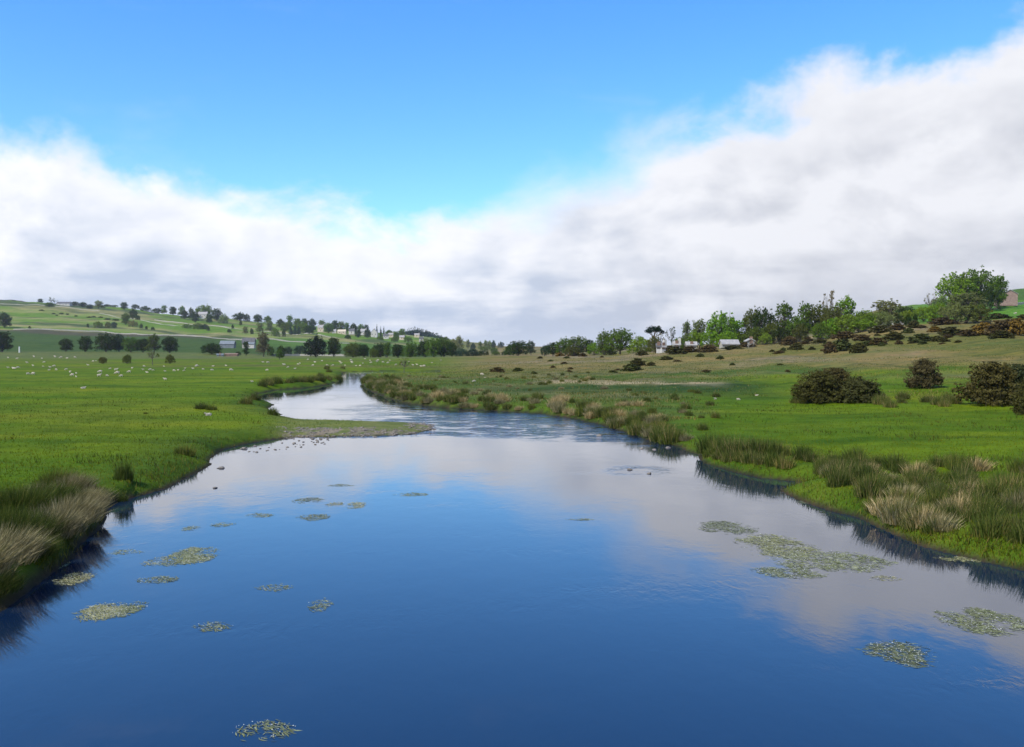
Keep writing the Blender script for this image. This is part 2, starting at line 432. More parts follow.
# riffles over the shallows (world places)
rif = None
for (px, py, rx, ry, a) in [(475, 420, 11, 14, 0), (560, 428, 9, 11, 0), (420, 431, 9, 6, 0), (610, 437, 4.5, 5, 0), (395, 409, 7, 14, 0), (520, 432, 9, 4, 0), (640, 471, 2.0, 2.6, 0), (656, 447, 2.2, 1.6, 0), (350, 436, 5, 1.6, 0), (345, 398, 8, 12, 0)]:
    X0, Y0 = W0(px, py); q = blob(X0, Y0, rx, ry, a)
    if py in (398, 409, 471, 447): q = b.math('MULTIPLY', q, {398: .04, 409: .2, 471: .35, 447: .4}[py])
    rif = q if rif is None else b.math('MAXIMUM', rif, q)
patch = b.maprange(b.noise(b.mapping(P, (.33, .5, 1)), 1.0, 5, .68, .8), .40, .62)
rif = b.math('MULTIPLY', rif, patch)
calm = b.noise(b.mapping(P, (1.0, .6, 1)), 1.3, 3, .5)
calmfine = b.noise(b.mapping(P, (1.0, .45, 1)), 7.0, 3, .5)
rip = b.noise(b.mapping(P, (1.0, .55, 1)), 3.4, 4, .6, .6)
streak = b.maprange(b.noise(b.mapping(P, (.09, .35, 1)), 1.0, 4, .6, .5), .5, .72)
height = b.math('MULTIPLY', b.math('ADD', b.math('MULTIPLY', calm, .0032), b.math('MULTIPLY', calmfine, .0006)), b.maprange(y_, 60, 170, 1, .3))
height = b.math('ADD', height, b.math('MULTIPLY', b.math('MULTIPLY', b.math('SUBTRACT', rip, .5), streak), .008))
height = b.math('ADD', height, b.math('MULTIPLY', b.math('MULTIPLY', b.math('SUBTRACT', rip, .5), rif), .2))
bp = b.n('ShaderNodeBump'); bp.inputs['Strength'].default_value = 1; bp.inputs['Distance'].default_value = 1
b.put(bp.inputs['Height'], height)
p = b.n('ShaderNodeBsdfPrincipled'); p.inputs['Base Color'].default_value = (.005, .016, .042, 1)
p.inputs['Roughness'].default_value = .035; p.inputs['IOR'].default_value = 1.5
nt.links.new(bp.outputs[0], p.inputs['Normal']); b.out(p.outputs[0])
wv = [(-40, -80, 0), (40, -80, 0), (40, 100, 0), (10, 330, 0), (-110, 330, 0), (-60, 100, 0)]
water = obj('river_water', mesh_from('river_water', wv, [np.array([[0, 1, 2, 3, 4, 5]])], [m]))
tag(water, 'calm blue river reflecting the sky between grassy banks', 'river', kind='structure')

# ------------------------------------------------------------------ blades (grass, rushes, tussocks)
def blades(roots, hgt, wid, lean, curl, rnd):
    """curved tapered blades: roots (n,3) hgt (n) wid (n) lean (n,2) tip offset as share of height"""
    n = len(roots)
    a = rs.rand(n) * 2 * np.pi
    side = np.stack([np.cos(a), np.sin(a), np.zeros(n)], 1) * (wid / 2)[:, None]
    up = np.array([0, 0, 1.0])
    def pt(t):
        off = lean * (hgt * (t ** curl))[:, None]
        return np.stack([roots[:, 0] + off[:, 0], roots[:, 1] + off[:, 1], roots[:, 2] + hgt * t * (1 - .18 * t * np.minimum(np.hypot(lean[:, 0], lean[:, 1]), 2))], 1)
    p0, p1, p2 = pt(0.0), pt(.5), pt(1.0)
    v = np.stack([p0 - side, p0 + side, p1 + side * .8, p1 - side * .8, p2], 1).reshape(-1, 3)
    k = np.arange(n)[:, None] * 5
    q = k + np.array([[0, 1, 2, 3]]); t = k + np.array([[3, 2, 4]])
    return v, q, t, np.repeat(rnd, 5)

def clump_mesh(name, n, radius, h, spread, seed_dry=.0, wind=(0, 0), mat='rush', wid=.02, flat=1.0):
    r = radius * np.sqrt(rs.rand(n)); a = rs.rand(n) * 2 * np.pi
    k = rs.randint(0, 6, n); ka = k * 1.05 + .4                       # several tillers grown together
    cx = np.cos(ka) * radius * .35 * (k > 0); cy = np.sin(ka) * radius * .35 * (k > 0)
    rx = cx + r * .75 * np.cos(a); ry = (cy + r * .75 * np.sin(a)) * flat
    hh = h * (.3 + .8 * rs.rand(n) ** 1.3) * (1 - .35 * (np.hypot(rx, ry) / radius) ** 2)
    out = np.stack([rx, ry], 1) / radius
    lean = out * spread + rs.randn(n, 2) * .13 + np.array(wind) * (.5 + rs.rand(n))[:, None]
    rnd = np.clip(rs.rand(n) * .8 + seed_dry * rs.rand(n), 0, 1)
    v, q, t, rr = blades(np.stack([rx, ry, np.full(n, -.06)], 1), hh, wid * (.6 + .8 * rs.rand(n)), lean, 1.6, rnd)
    return mesh_from(name, v, [q, t], [M[mat]], False, {'rnd': ('FLOAT', rr)})

rush_protos = [clump_mesh('rush_clump', 620, .55, 1.0, .35, .05 + .1 * i, (.03, 0), 'rush', .024) for i in range(4)]
mixed_protos = [clump_mesh('rush_clump', 620, .6, .95, .5, .45, (.08, 0), 'rush', .024) for i in range(3)]
dry_protos = [clump_mesh('grass_tussock', 760, .6, .85, .65, .3, (.15, 0), 'rush_dry', .022) for i in range(3)]

def plant_clump(kind, x, y, s, label, group=None, name=None, hz=1.0, z=None):
    me = random.choice({'rush': rush_protos, 'mixed': mixed_protos, 'dry': dry_protos}[kind])
    o = obj(name or ('grass_tussock' if kind == 'dry' else 'rush_clump'), me)
    o.location = (x, y, (Hs(x, y) if z is None else z) - .01); o.rotation_euler = (0, 0, random.random() * 6.28)
    if kind != 'rush': o.rotation_euler[2] = random.uniform(-.6, .6)
    o.scale = (s, s * random.uniform(.85, 1.1), s * hz * random.uniform(.88, 1.12))
    tag(o, label, 'tussock' if kind == 'dry' else 'rushes', group); return o

# left foreground bank: big wind-combed tussocks leaning over the water
big_dry = [clump_mesh('grass_tussock', 2600, .95, 1.15, .55, .35, (.42, -.12), 'rush_dry', .02) for i in range(3)]
big_green = [clump_mesh('grass_tussock', 2400, .95, 1.15, .5, .12, (.3, -.1), 'rush', .02) for i in range(3)]
def fg(kind, px, py, s, label, hz=1):
    x, y = W0(px - 12, py - 1); s *= .95
    me = random.choice(big_dry if kind == 'dry' else big_green)
    o = obj('grass_tussock', me, loc=(x, y, max(Hs(x, y), .1) - .05)); o.rotation_euler = (0, 0, random.uniform(-.35, .35)); o.scale = (s, s, s * hz)
    tag(o, label, 'tussock', 'wind-combed tussocks on the near left bank')
fg('dry', 12, 580, .95, 'pale straw tussock nearest the camera on the left bank, cut by the picture edge')
fg('dry', -22, 600, 1.0, 'pale tussock at the very edge of the left bank beside the nearest straw one', 1.1)
fg('dry', 84, 536, .85, 'long pale grass tussock hanging over the water at the bank corner')
fg('dry', 62, 552, .9, 'pale combed tussock next to the one at the bank corner')
fg('dry', 98, 520, .7, 'small straw tussock on the outermost tip of the left bank')
fg('green', 36, 560, .9, 'dark green tussock between the two pale masses on the left bank', 1.0)
fg('green', 16, 556, .95, 'dark green rush tussock behind the nearest pale straw tussock')
fg('green', 46, 572, .6, 'low dark tussock at the waterline between the pale tussocks', .8)
fg('green', 6, 606, .6, 'low dark tussock at the waterline under the nearest straw tussock', .8)
fg('green', 62, 522, .95, 'dark rush tussock behind the long pale grass on the left bank')
fg('green', 34, 530, 1.0, 'tall dark rush tussock on top of the near left bank')
fg('dry', 84, 506, .75, 'brownish seed-headed tussock at the back of the left bank clump')
fg('green', 70, 504, .85, 'green rush tussock at the back of the near left bank')
fg('green', 6, 530, .95, 'wide green tussock behind the left bank, touching the picture edge', .9)
fg('dry', 50, 516, .7, 'straw-tipped tussock rising from the middle of the dark rushes')
fg('green', -18, 560, .95, 'dark tussock half outside the picture on the left bank')

def put_px(kind, px, py, hpx, label, group=None, hz=1.0):
    x, y, z = onray(px, py); s = hpx * y / F / (1.0 * hz)
    return plant_clump(kind, x, y, s, label, group, hz=hz, z=z)
put_px('rush', 123, 480, 23, 'lone upright dark rush clump on the left bank above its own reflection', hz=1.35)
put_px('rush', 120, 502, 10, 'small dark rush sprig at the waterline below the lone upright clump')
put_px('rush', 184, 455, 15, 'round dark rush clump on the grass beside the shingle bay', hz=.9)
put_px('rush', 201, 409, 9, 'wider of two adjoining dark rush clumps in the left meadow', hz=.7)
put_px('rush', 211, 410, 7, 'narrower of two adjoining dark rush clumps in the left meadow', hz=.7)
put_px('rush', 272, 415, 12, 'dark upright rush clump on the point above the shingle bar', hz=1.2)
put_px('mixed', 246, 404, 11, 'brownish rush clump on the left edge of the upper pool')
put_px('mixed', 255, 400, 10, 'dull rush clump at the bay of the upper pool')
put_px('rush', 145, 414, 3, 'tiny dark rush tuft in the middle of the left meadow', hz=.7)
for i, px in enumerate(np.linspace(258, 338, 17)):
    x, y = W0(px, np.interp(px, [258, 280, 305, 326, 338], [391, 388.2, 386.6, 383.6, 379.5]))
    plant_clump('mixed' if i % 3 else 'rush', x + rs.randn() * .5, y + 1.2 + rs.rand() * 2.5, 1.15 + .5 * rs.rand(), 'dull rush clump in the fringe along the far left bank of the upper pool', 'rushes fringing the upper pool')
for i, (px, py) in enumerate([(345, 371), (352, 370), (331, 380), (338, 375), (341, 372)]):
    x, y = W0(px, py + 1.0); plant_clump('mixed', x - 2 - rs.rand() * 3, y + 2, 1.1, 'dark rush clump where the river bends away behind the meadow', 'rushes fringing the upper pool')

# right bank, rough fringe from the bend down to the riffle
def off_bank(px, py, d):
    x, y = W0(px, py); return x + d * .35, y + d
edge = [(361, 383), (372, 391), (385, 397), (402, 402), (440, 407.5), (500, 411), (545, 414), (580, 419), (620, 430), (650, 440), (682, 447)]
ex = np.array([W0(*p)[0] for p in edge]); ey = np.array([W0(*p)[1] for p in edge])
tt = np.concatenate([[0], np.cumsum(np.hypot(np.diff(ex), np.diff(ey)))])
nfr = 240
for i in range(nfr):
    s = tt[-1] * (i + rs.rand()) / nfr
    x = np.interp(s, tt, ex); y = np.interp(s, tt, ey)
    d = (rs.rand() ** 1.8 * 9 + .5) if i % 3 else .35 + .5 * rs.rand()
    x += d * .45 + rs.randn() * .3; y += d * .8
    if river_sd([x], [y])[0] < .15: continue
    k = rs.rand()
    kind = 'dry' if k < .36 else ('mixed' if k < .65 else 'rush')
    lab = {'dry': 'straw-coloured tussock in the rough fringe between the river bend and the riffle', 'mixed': 'brown-tipped rush clump in the rough fringe between the river bend and the riffle', 'rush': 'dark green rush clump in the rough fringe between the river bend and the riffle'}[kind]
    plant_clump(kind, x, y, (.6 + .5 * rs.rand()), lab, 'rough fringe of the right bank by the riffle')
for i in range(75):
    px = rs.uniform(372, 720); D_ = rs.uniform(*[(100, 190), (112, 175), (70, 110)][0 if px < 500 else (1 if px < 620 else 2)]); x = (px - 512) / F * D_
    if river_sd([x], [D_])[0] < 3: continue
    kind = ['mixed', 'dry', 'mixed', 'rush'][i % 4]
    plant_clump(kind, x, D_, rs.uniform(.35, .75), {'dry': 'low straw tussock standing in the rough grass inland of the riffle fringe', 'mixed': 'low brownish rush clump standing in the rough grass inland of the riffle fringe', 'rush': 'low green rush clump standing in the rough grass inland of the riffle fringe'}[kind], 'tussocks inland of the riffle fringe')
# named clumps of the middle right bank
for kind, px, py, hp, lab in [
    ('mixed', 640, 434, 19, 'dark rush clump on the bank just above the lower end of the riffle'),
    ('dry', 652, 436, 15, 'straw tussock at the waterline just above the lower end of the riffle'),
    ('mixed', 664, 441, 22, 'reddish-tipped rush clump where the fringe of the riffle ends'),
    ('rush', 672, 443, 22, 'green rush clump closing the fringe of the riffle beside the short grass'),
    ('rush', 712, 452, 26, 'tall dark rush clump, first beyond the gap of short grass on the right bank'),
    ('rush', 722, 454, 25, 'tall dark rush clump, second beyond the gap of short grass on the right bank'),
    ('mixed', 734, 455, 24, 'brown-tipped rush clump in the middle of the bank group beside the inlet'),
    ('mixed', 746, 456, 24, 'thick rush clump with pale tips in the bank group beside the inlet'),
    ('rush', 758, 457, 27, 'tallest dark rush clump in the bank group beside the inlet'),
    ('rush', 769, 457, 26, 'dark rush clump, last but one of the bank group beside the inlet'),
    ('rush', 783, 456, 18, 'low dark rush clump ending the bank group beside the inlet'),
    ('rush', 803, 460, 19, 'dark rush clump standing alone inland of the little inlet'),
    ('mixed', 814, 462, 16, 'short brown rush clump touching the one inland of the inlet'),
    ('dry', 905, 522, 36, 'tall straw-coloured tussock at the front of the right bank rushes'),
    ('dry', 893, 514, 32, 'leaning straw tussock at the riverward end of the right bank rushes'),
    ('dry', 926, 526, 30, 'straw tussock just right of the tallest one on the right bank'),
    ('dry', 945, 530, 25, 'shorter buff tussock in the front row of the right bank rushes'),
    ('rush', 838, 486, 20, 'low green rush clump at the riverward end of the right bank bed'),
]: put_px(kind, px, py, hp, lab, 'named clumps of the right bank')
for i, (px, py) in enumerate([(706, 461), (716, 465), (727, 468), (738, 470), (748, 472), (759, 474), (770, 476), (782, 478), (874, 521), (886, 526), (900, 533), (914, 539), (930, 545)]):
    x, y = W0(px, py); plant_clump('mixed' if i % 3 else 'rush', x + .25, y + .35, .55 + .25 * rs.rand(), 'brown-based rush clump right at the waterline of the right bank, hanging over its reflection', 'rush clumps on the waterline of the right bank')
# the big rush bed
for i in range(135):
    px = rs.uniform(822, 1085); t = (px - 822) / 200
    lo = np.interp(px, [822, 860, 900, 940, 980, 1024, 1090], [478, 492, 510, 528, 538, 545, 560])
    hi = np.interp(px, [822, 860, 900, 940, 1024, 1090], [462, 461, 462, 464, 468, 470])
    py = rs.uniform(hi, lo)
    x, y, z = onray(px, py, 22, 120)
    if river_sd([x], [y])[0] < .8: continue
    k = rs.rand(); kind = 'rush' if k < .45 else ('mixed' if k < .85 else 'dry')
    lab = {'dry': 'straw tussock scattered among the green rushes of the large right bank bed', 'mixed': 'brown-tipped clump among the rushes of the large right bank bed', 'rush': 'green rush clump in the large rush bed on the right bank'}[kind]
    plant_clump(kind, x, y, .5 + .42 * rs.rand() ** 1.3, lab, 'large rush bed of the right bank', z=z)
for i in range(26):   # skirt of the big gorse bushes
    px = rs.uniform(792, 1020); x, y, z = onray(px, rs.uniform(399, 407), 60, 200)
    plant_clump('mixed', x, y, .7 + .4 * rs.rand(), 'long dull grass clump at the foot of the big gorse bushes', 'grass at the foot of the gorse', z=z)

# ------------------------------------------------------------------ scattered grass (ground cover)
def grass_stuff(name, n, dlo, dhi, hlo, hhi, w, mat, cond, label, dens=1.6, pxr=(-60, 1090)):
    px = rs.uniform(*pxr, n); D = 1 / (rs.rand(n) * (1 / dlo ** dens - 1 / dhi ** dens) + 1 / dhi ** dens) ** (1 / dens) if dens else rs.uniform(dlo, dhi, n)
    x = (px - 512) / F * D; sd = river_sd(x, D)
    ok = cond(px, D, x, sd); x, D, sd, px = x[ok], D[ok], sd[ok], px[ok]
    z = H(x, D, sd); n = len(x)
    hh = rs.uniform(hlo, hhi, n)
    v, q, t, rr = blades(np.stack([x, D, z - .01], 1), hh, w * (1 + D / 60) * (.6 + .8 * rs.rand(n)), rs.randn(n, 2) * .35, 1.5, rs.rand(n))
    o = obj(name, mesh_from(name, v, [q, t], [M[mat]], False, {'rnd': ('FLOAT', rr)}))
    tag(o, label, 'grass', kind='stuff')
grass_stuff('meadow_grass', 170000, 24, 130, .05, .13, .012, 'grass', lambda px, D, x, sd: (sd > .12) & (gravel_mask(x, D) < .4) & ~((px > 362) & (D > 57) & (px < 700)), 'short grazed grass covering both banks', 1.0)
grass_stuff('bank_grass', 60000, 24, 90, .12, .3, .014, 'bank', lambda px, D, x, sd: (sd > .02) & (sd < .7 + .5 * vnoise(x * .7, D * .7, 2)) & (bar_mask(x, D) < .3), 'longer grass hanging along the waterline', 1.2)
grass_stuff('rough_grass', 130000, 58, 330, .06, .28, .016, 'moor_grass', lambda px, D, x, sd: (sd > .1) & (px > 362) & ((px < 690 + (vnoise(x * .3, D * .3, 51) - .5) * 130) | (D > 105 + (vnoise(x * .2, D * .2, 52) - .5) * 40)) & (bar_mask(x, D) < .05) & ((np.abs(D - 117) > 12) | (rs.rand(len(x)) < .25)) & (vnoise(x * .25, D * .12, 31) + .35 * (px < 700) > .45), 'rough unmown grass on the far right bank and moor edge', .6, (360, 1090))

grass_stuff('coarse_grass', 70000, 26, 190, .10, .26, .014, 'bank', lambda px, D, x, sd: (sd > .4) & (bar_mask(x, D) < .1) & (vnoise(x * .35, D * .22, 61) * .6 + vnoise(x * 1.3, D * .9, 62) * .4 > .6), 'coarser darker grass growing in patches over the pastures', .9)
# ------------------------------------------------------------------ trees
def tube(pts, rad, seg=6):
    pts = np.asarray(pts, float); n = len(pts); V = []
    for i in range(n):
        d = pts[min(i + 1, n - 1)] - pts[max(i - 1, 0)]; d /= np.linalg.norm(d) + 1e-9
        u = np.cross(d, [0, 1, 0.2]); u /= np.linalg.norm(u) + 1e-9; w = np.cross(d, u)
        for k in range(seg):
            a = 2 * np.pi * k / seg; V.append(pts[i] + rad[i] * (np.cos(a) * u + np.sin(a) * w))
    q = [[i * seg + k, i * seg + (k + 1) % seg, (i + 1) * seg + (k + 1) % seg, (i + 1) * seg + k] for i in range(n - 1) for k in range(seg)]
    return np.array(V), np.array(q)
def join(parts):
    V, Q, o = [], [], 0
    for v, q in parts: V.append(v); Q.append(q + o); o += len(v)
    return np.concatenate(V), np.concatenate(Q)

def leaves(lobes, n, size, clump=.16, core=.25, flat=1.0):
    """lobes: (cx,cy,cz,rx,ry,rz); unit tree of height 1"""
    L = np.array(lobes, float); vol = (L[:, 3] * L[:, 4] * L[:, 5]) ** .67; vol /= vol.sum()
    nc = max(24, n // 42)
    li = rs.choice(len(L), nc, p=vol)
    d = rs.randn(nc, 3); d /= np.linalg.norm(d, axis=1)[:, None]; d[:, 2] = np.where(d[:, 2] < -.5, -d[:, 2] * .6, d[:, 2])
    r = .62 + .42 * rs.rand(nc) ** .7
    cc = L[li, :3] + d * r[:, None] * L[li, 3:6]
    crad = clump * (.55 + .8 * rs.rand(nc)) * L[li, 3:6].mean(1) * 1.6
    ctone = rs.rand(nc)
    k = rs.randint(0, nc, n)
    e = rs.randn(n, 3); e /= np.linalg.norm(e, axis=1)[:, None]; e *= (rs.rand(n) ** .45)[:, None]
    p = cc[k] + e * crad[k][:, None] * np.array([1, 1, .7 * flat])
    # inner leaves so that the crown is not a hollow shell
    m = int(n * core); lj = rs.choice(len(L), m, p=vol); e2 = rs.randn(m, 3); e2 /= np.linalg.norm(e2, axis=1)[:, None]
    low = (L[:, 2] - L[:, 5]) < .12
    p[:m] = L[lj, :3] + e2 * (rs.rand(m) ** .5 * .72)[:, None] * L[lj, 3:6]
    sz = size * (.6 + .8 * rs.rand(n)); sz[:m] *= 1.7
    nrm = e * .6 + d[k] * .5 + rs.randn(n, 3) * .45 + np.array([0, 0, .25]); nrm /= np.linalg.norm(nrm, axis=1)[:, None]
    u = np.cross(nrm, rs.randn(n, 3)); u /= np.linalg.norm(u, axis=1)[:, None]; w = np.cross(nrm, u)
    s = sz[:, None]
    v = np.stack([p - u * s - w * s * .3, p + w * s * .7 - u * s * .1, p + u * s + w * s * .2, p - w * s * .8], 1).reshape(-1, 3)
    q = np.arange(n)[:, None] * 4 + np.array([[0, 3, 2, 1]])
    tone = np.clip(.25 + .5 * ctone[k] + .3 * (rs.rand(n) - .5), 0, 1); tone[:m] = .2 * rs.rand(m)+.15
    return v, q, np.repeat(tone, 4)

def limbs(lobes, th, r0, seed_h=.0, extra=0):
    """trunk to height th then a limb into every lobe"""
    parts = []
    sway = rs.randn(2) * .015
    trunk_pts = [(0, 0, -.03), (0, 0, 0), (sway[0], sway[1], th * .5), (sway[0] * 2, sway[1] * 2, th), (sway[0] * 2, sway[1] * 2, th + .2)]
    parts.append(tube(trunk_pts, [r0 * 1.5, r0 * 1.25, r0, r0 * .85, r0 * .4]))
    for lb in lobes:
        c = np.array(lb[:3]); s = np.array([sway[0] * 2, sway[1] * 2, th * (.8 + .4 * rs.rand())])
        mid = (s + c) / 2 + np.array([0, 0, -.03]) + rs.randn(3) * .02
        parts.append(tube([s, mid, c], [r0 * .55, r0 * .4, r0 * .16], 5))
        for _ in range(2 + extra):
            e = c + rs.randn(3) * np.array(lb[3:6]) * .5
            parts.append(tube([mid, (mid + e) / 2 + rs.randn(3) * .02, e], [r0 * .28, r0 * .2, r0 * .05], 4))
    return join(parts)

def rlobes(n, w, z0, z1, r, top=True, seed=None):
    out = []
    for i in range(n):
        a = i * 2.4 + rs.rand(); t = (i + .5) / n
        z = z0 + (z1 - z0) * t; prof = math.sin(math.pi * min(1, .25 + .75 * (1 - t)) * .5) if top else 1
        q_ = 2 * t - .85; rad = w * math.sqrt(max(.05, 1 - .72 * q_ * q_)) * (.65 + .4 * rs.rand())
        out.append((math.cos(a) * rad, math.sin(a) * rad, z, r * (.75 + .5 * rs.rand()), r * (.75 + .5 * rs.rand()), r * (.6 + .35 * rs.rand())))
    return out
TP = {}
ASP = {'round': .95, 'oak': 1.15, 'ash': .68, 'bush': 1.45, 'sparse': .9, 'conifer': .4, 'poplar': .38, 'pine': 1.1}
def proto(kind, lobes, n, size, th, r0, clump=.16, core=.25, extra=0, leafmat='leaf'):
    L = np.array(lobes, float); a = ASP[kind]
    wm = 2 * np.percentile(np.abs(L[:, 0]) + L[:, 3], 88); zm = (L[:, 2] + L[:, 5]).max(); z0 = (L[:, 2] - L[:, 5]).min()
    low = {'round': .03, 'oak': .03, 'bush': -.02, 'ash': .04, 'conifer': .05}.get(kind, z0 / zm)
    L[:, [0, 1, 3, 4]] *= a / wm
    L[:, 2] = low + (L[:, 2] - z0) / (zm - z0) * (1 - low); L[:, 5] *= (1 - low) / (zm - z0)
    v, q, tone = leaves([tuple(x) for x in L], n, size, clump, core)
    v[:, 2] = np.maximum(v[:, 2], 0 if kind == 'bush' else .02)
    sc = np.array([a, a, 1.0])
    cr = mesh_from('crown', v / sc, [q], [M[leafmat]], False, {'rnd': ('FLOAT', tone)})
    tv, tq = limbs([tuple(x) for x in L], th, r0, extra=extra)
    tr = mesh_from('trunk', tv / sc, [tq], [M['bark']], True)
    TP.setdefault(kind, []).append((cr, tr))
def dome(n, w, zc, rx, rz, r):
    """sub-crowns spread over a broad dome"""
    out = []
    for k in range(n):
        a = k * 2.399 + rs.rand() * .6; e = math.asin(min(1, (k + .5) / n * 1.15 - .12))
        out.append((math.cos(a) * math.cos(e) * rx * w, math.sin(a) * math.cos(e) * rx * w, zc + math.sin(e) * rz, r * (.75 + .5 * rs.rand()), r * (.75 + .5 * rs.rand()), r * (.7 + .4 * rs.rand())))
    return out
for s in range(3):
    proto('round', [(0, 0, .5, .36, .36, .36), (0, 0, .3, .36, .36, .26)] + dome(13, 1, .5, .34, .3, .17) + dome(6, 1, .26, .36, .06, .17), 9000, .013, .14, .03)
    proto('oak', [(0, 0, .5, .46, .46, .34), (.1, 0, .3, .42, .42, .22)] + dome(16, 1, .48, .48, .28, .18) + dome(7, 1, .26, .5, .05, .17), 10500, .013, .16, .035, .14)
    proto('ash', [(0, 0, .52, .24, .24, .38)] + dome(9, 1, .66, .22, .2, .15) + dome(10, 1, .36, .28, .16, .16), 7000, .012, .2, .022, .16, .15, 1)
    proto('bush', [(0, 0, .36, .5, .5, .36)] + dome(14, 1, .3, .55, .36, .2) + dome(6, 1, .1, .62, .05, .18), 8000, .016, .05, .02)
    proto('sparse', rlobes(10, .38, .45, .95, .15), 1500, .012, .38, .022, .25, .03, 3)
for s in range(2):
    con = [(rs.randn() * .01, rs.randn() * .01, z, .2 * (1.08 - z), .2 * (1.08 - z), .1) for z in np.linspace(.14, .97, 10)]
    proto('conifer', con, 3600, .012, .12, .02, .25, .3)
    proto('poplar', [(rs.randn() * .03, rs.randn() * .03, z, .16, .16, .14) for z in np.linspace(.25, .9, 6)], 3500, .012, .2, .018, .22, .2)
    proto('pine', [(0, 0, .84, .42, .42, .12)] + [(math.cos(a) * .35, math.sin(a) * .35, .76 + .05 * math.sin(3 * a), .24, .24, .1) for a in (0, 1.2, 2.6, 3.9, 5.1)], 4500, .014, .6, .03, .16, .2)

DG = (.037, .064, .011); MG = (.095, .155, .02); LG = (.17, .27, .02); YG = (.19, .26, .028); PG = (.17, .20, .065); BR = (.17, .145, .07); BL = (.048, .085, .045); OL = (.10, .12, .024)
def tree(kind, px, D, top, wpx, colr, label, group=None, name=None, base=None, cat=None):
    if base is not None:
        x, D, z = onray(px, base, D * .75, D * 1.5)
    else:
        x = (px - 512) / F * D; z = Hs(x, D)
    h = CAMZ - (top - HY) * D / F - z; h = max(h, 2.5)
    w = max(wpx * D / F, 1.2)
    if px > 500 and kind in ('ash', 'oak', 'round') : w *= 1.2
    nm = name or {'bush': 'bush', 'conifer': 'conifer_tree', 'poplar': 'poplar_tree', 'pine': 'pine_tree', 'oak': 'oak_tree', 'ash': 'ash_tree', 'sparse': 'thin_tree', 'round': 'round_tree'}[kind]
    t = thing(nm, label, cat or ('bush' if kind == 'bush' else 'tree'), (x, D, z), random.random() * 6.28, group)
    cr, tr = random.choice(TP[kind])
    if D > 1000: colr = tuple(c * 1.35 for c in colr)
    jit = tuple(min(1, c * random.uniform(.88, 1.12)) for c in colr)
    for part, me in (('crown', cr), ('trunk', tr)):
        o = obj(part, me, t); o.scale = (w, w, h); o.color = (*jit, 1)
        if part == 'crown' and D > 480 and kind in ('round', 'oak', 'ash', 'bush'): o.scale = (w, w, h * 1.1); o.location.z = -.1 * h
    return t
G1 = 'trees of the row beyond the sheep meadow'  # cloud shade on this row is put into its dark leaf colours
for a in [
 ('round', 2, 700, 330, 24, DG, 'large dark tree cut by the left edge of the picture beyond the meadow', G1),
 ('round', 66, 700, 337.5, 15, DG, 'dark round tree, nearest the big edge tree in the row beyond the sheep', G1),
 ('round', 85.5, 700, 335, 15, DG, 'dark tall-domed tree standing apart between the round tree and the long clump', G1),
 ('oak', 106, 700, 332, 23, DG, 'broadest dark tree at the left end of the long clump beyond the sheep', G1),
 ('round', 119, 705, 332.5, 13, BL, 'upright bluish tree second in the long clump beyond the sheep', G1),
 ('oak', 131, 700, 335.5, 19, MG, 'lower mid-green tree in the middle of the long clump beyond the sheep', G1),
 ('round', 143, 700, 337.5, 15, DG, 'low dark tree between the middle and the pointed tree of the long clump', G1),
 ('ash', 154, 695, 333, 17, OL, 'pointed olive tree near the right end of the long clump beyond the sheep', G1),
 ('round', 170, 700, 335.5, 18, DG, 'dark domed tree ending the long clump beyond the sheep on its right', G1),
 ('oak', 211.5, 640, 341.5, 22, DG, 'low wide dark tree beside the brown hut at the meadow edge', G1),
 ('poplar', 246, 600, 341, 8, DG, 'narrow dark tree right of the brown hut beside the farm roofs', G1),
 ('ash', 263.5, 600, 330, 16, BR, 'tall airy brownish tree standing over the farm roofs', G1),
 ('oak', 316, 600, 333, 25, (.016, .032, .010), 'biggest dark oak alone at the far side of the meadow', G1),
 ('round', 334, 605, 336, 16, DG, 'dark tree touching the biggest dark oak on its right', G1)]:
    tree(a[0], a[1], a[2], a[3], a[4], a[5], a[6], a[7])
G2 = 'small trees and bushes in the sheep meadow'
for a in [
 ('bush', 102.5, 290, 356, 9, OL, 'small dark bush first from the left among the sheep', 364),
 ('bush', 127, 290, 353.5, 10, OL, 'slightly taller dark bush second from the left among the sheep', 364),
 ('sparse', 152.5, 290, 348, 13, OL, 'thin small tree with a visible stem among the sheep', 365),
 ('bush', 170, 290, 353.5, 10, OL, 'dark bush just right of the thin small tree among the sheep', 364),
 ('ash', 279.5, 430, 348.5, 9, MG, 'little forked tree alone in the meadow below the green hillside', 360)]:
    tree(a[0], a[1], a[2], a[3], a[4], a[5], a[6], G2, base=a[7])
tree('sparse', 404, 212, 357, 13, OL, 'thin leafy bush on the far bank where the river bends away', None, base=372)
G3 = 'belt of trees at the far end of the meadow'
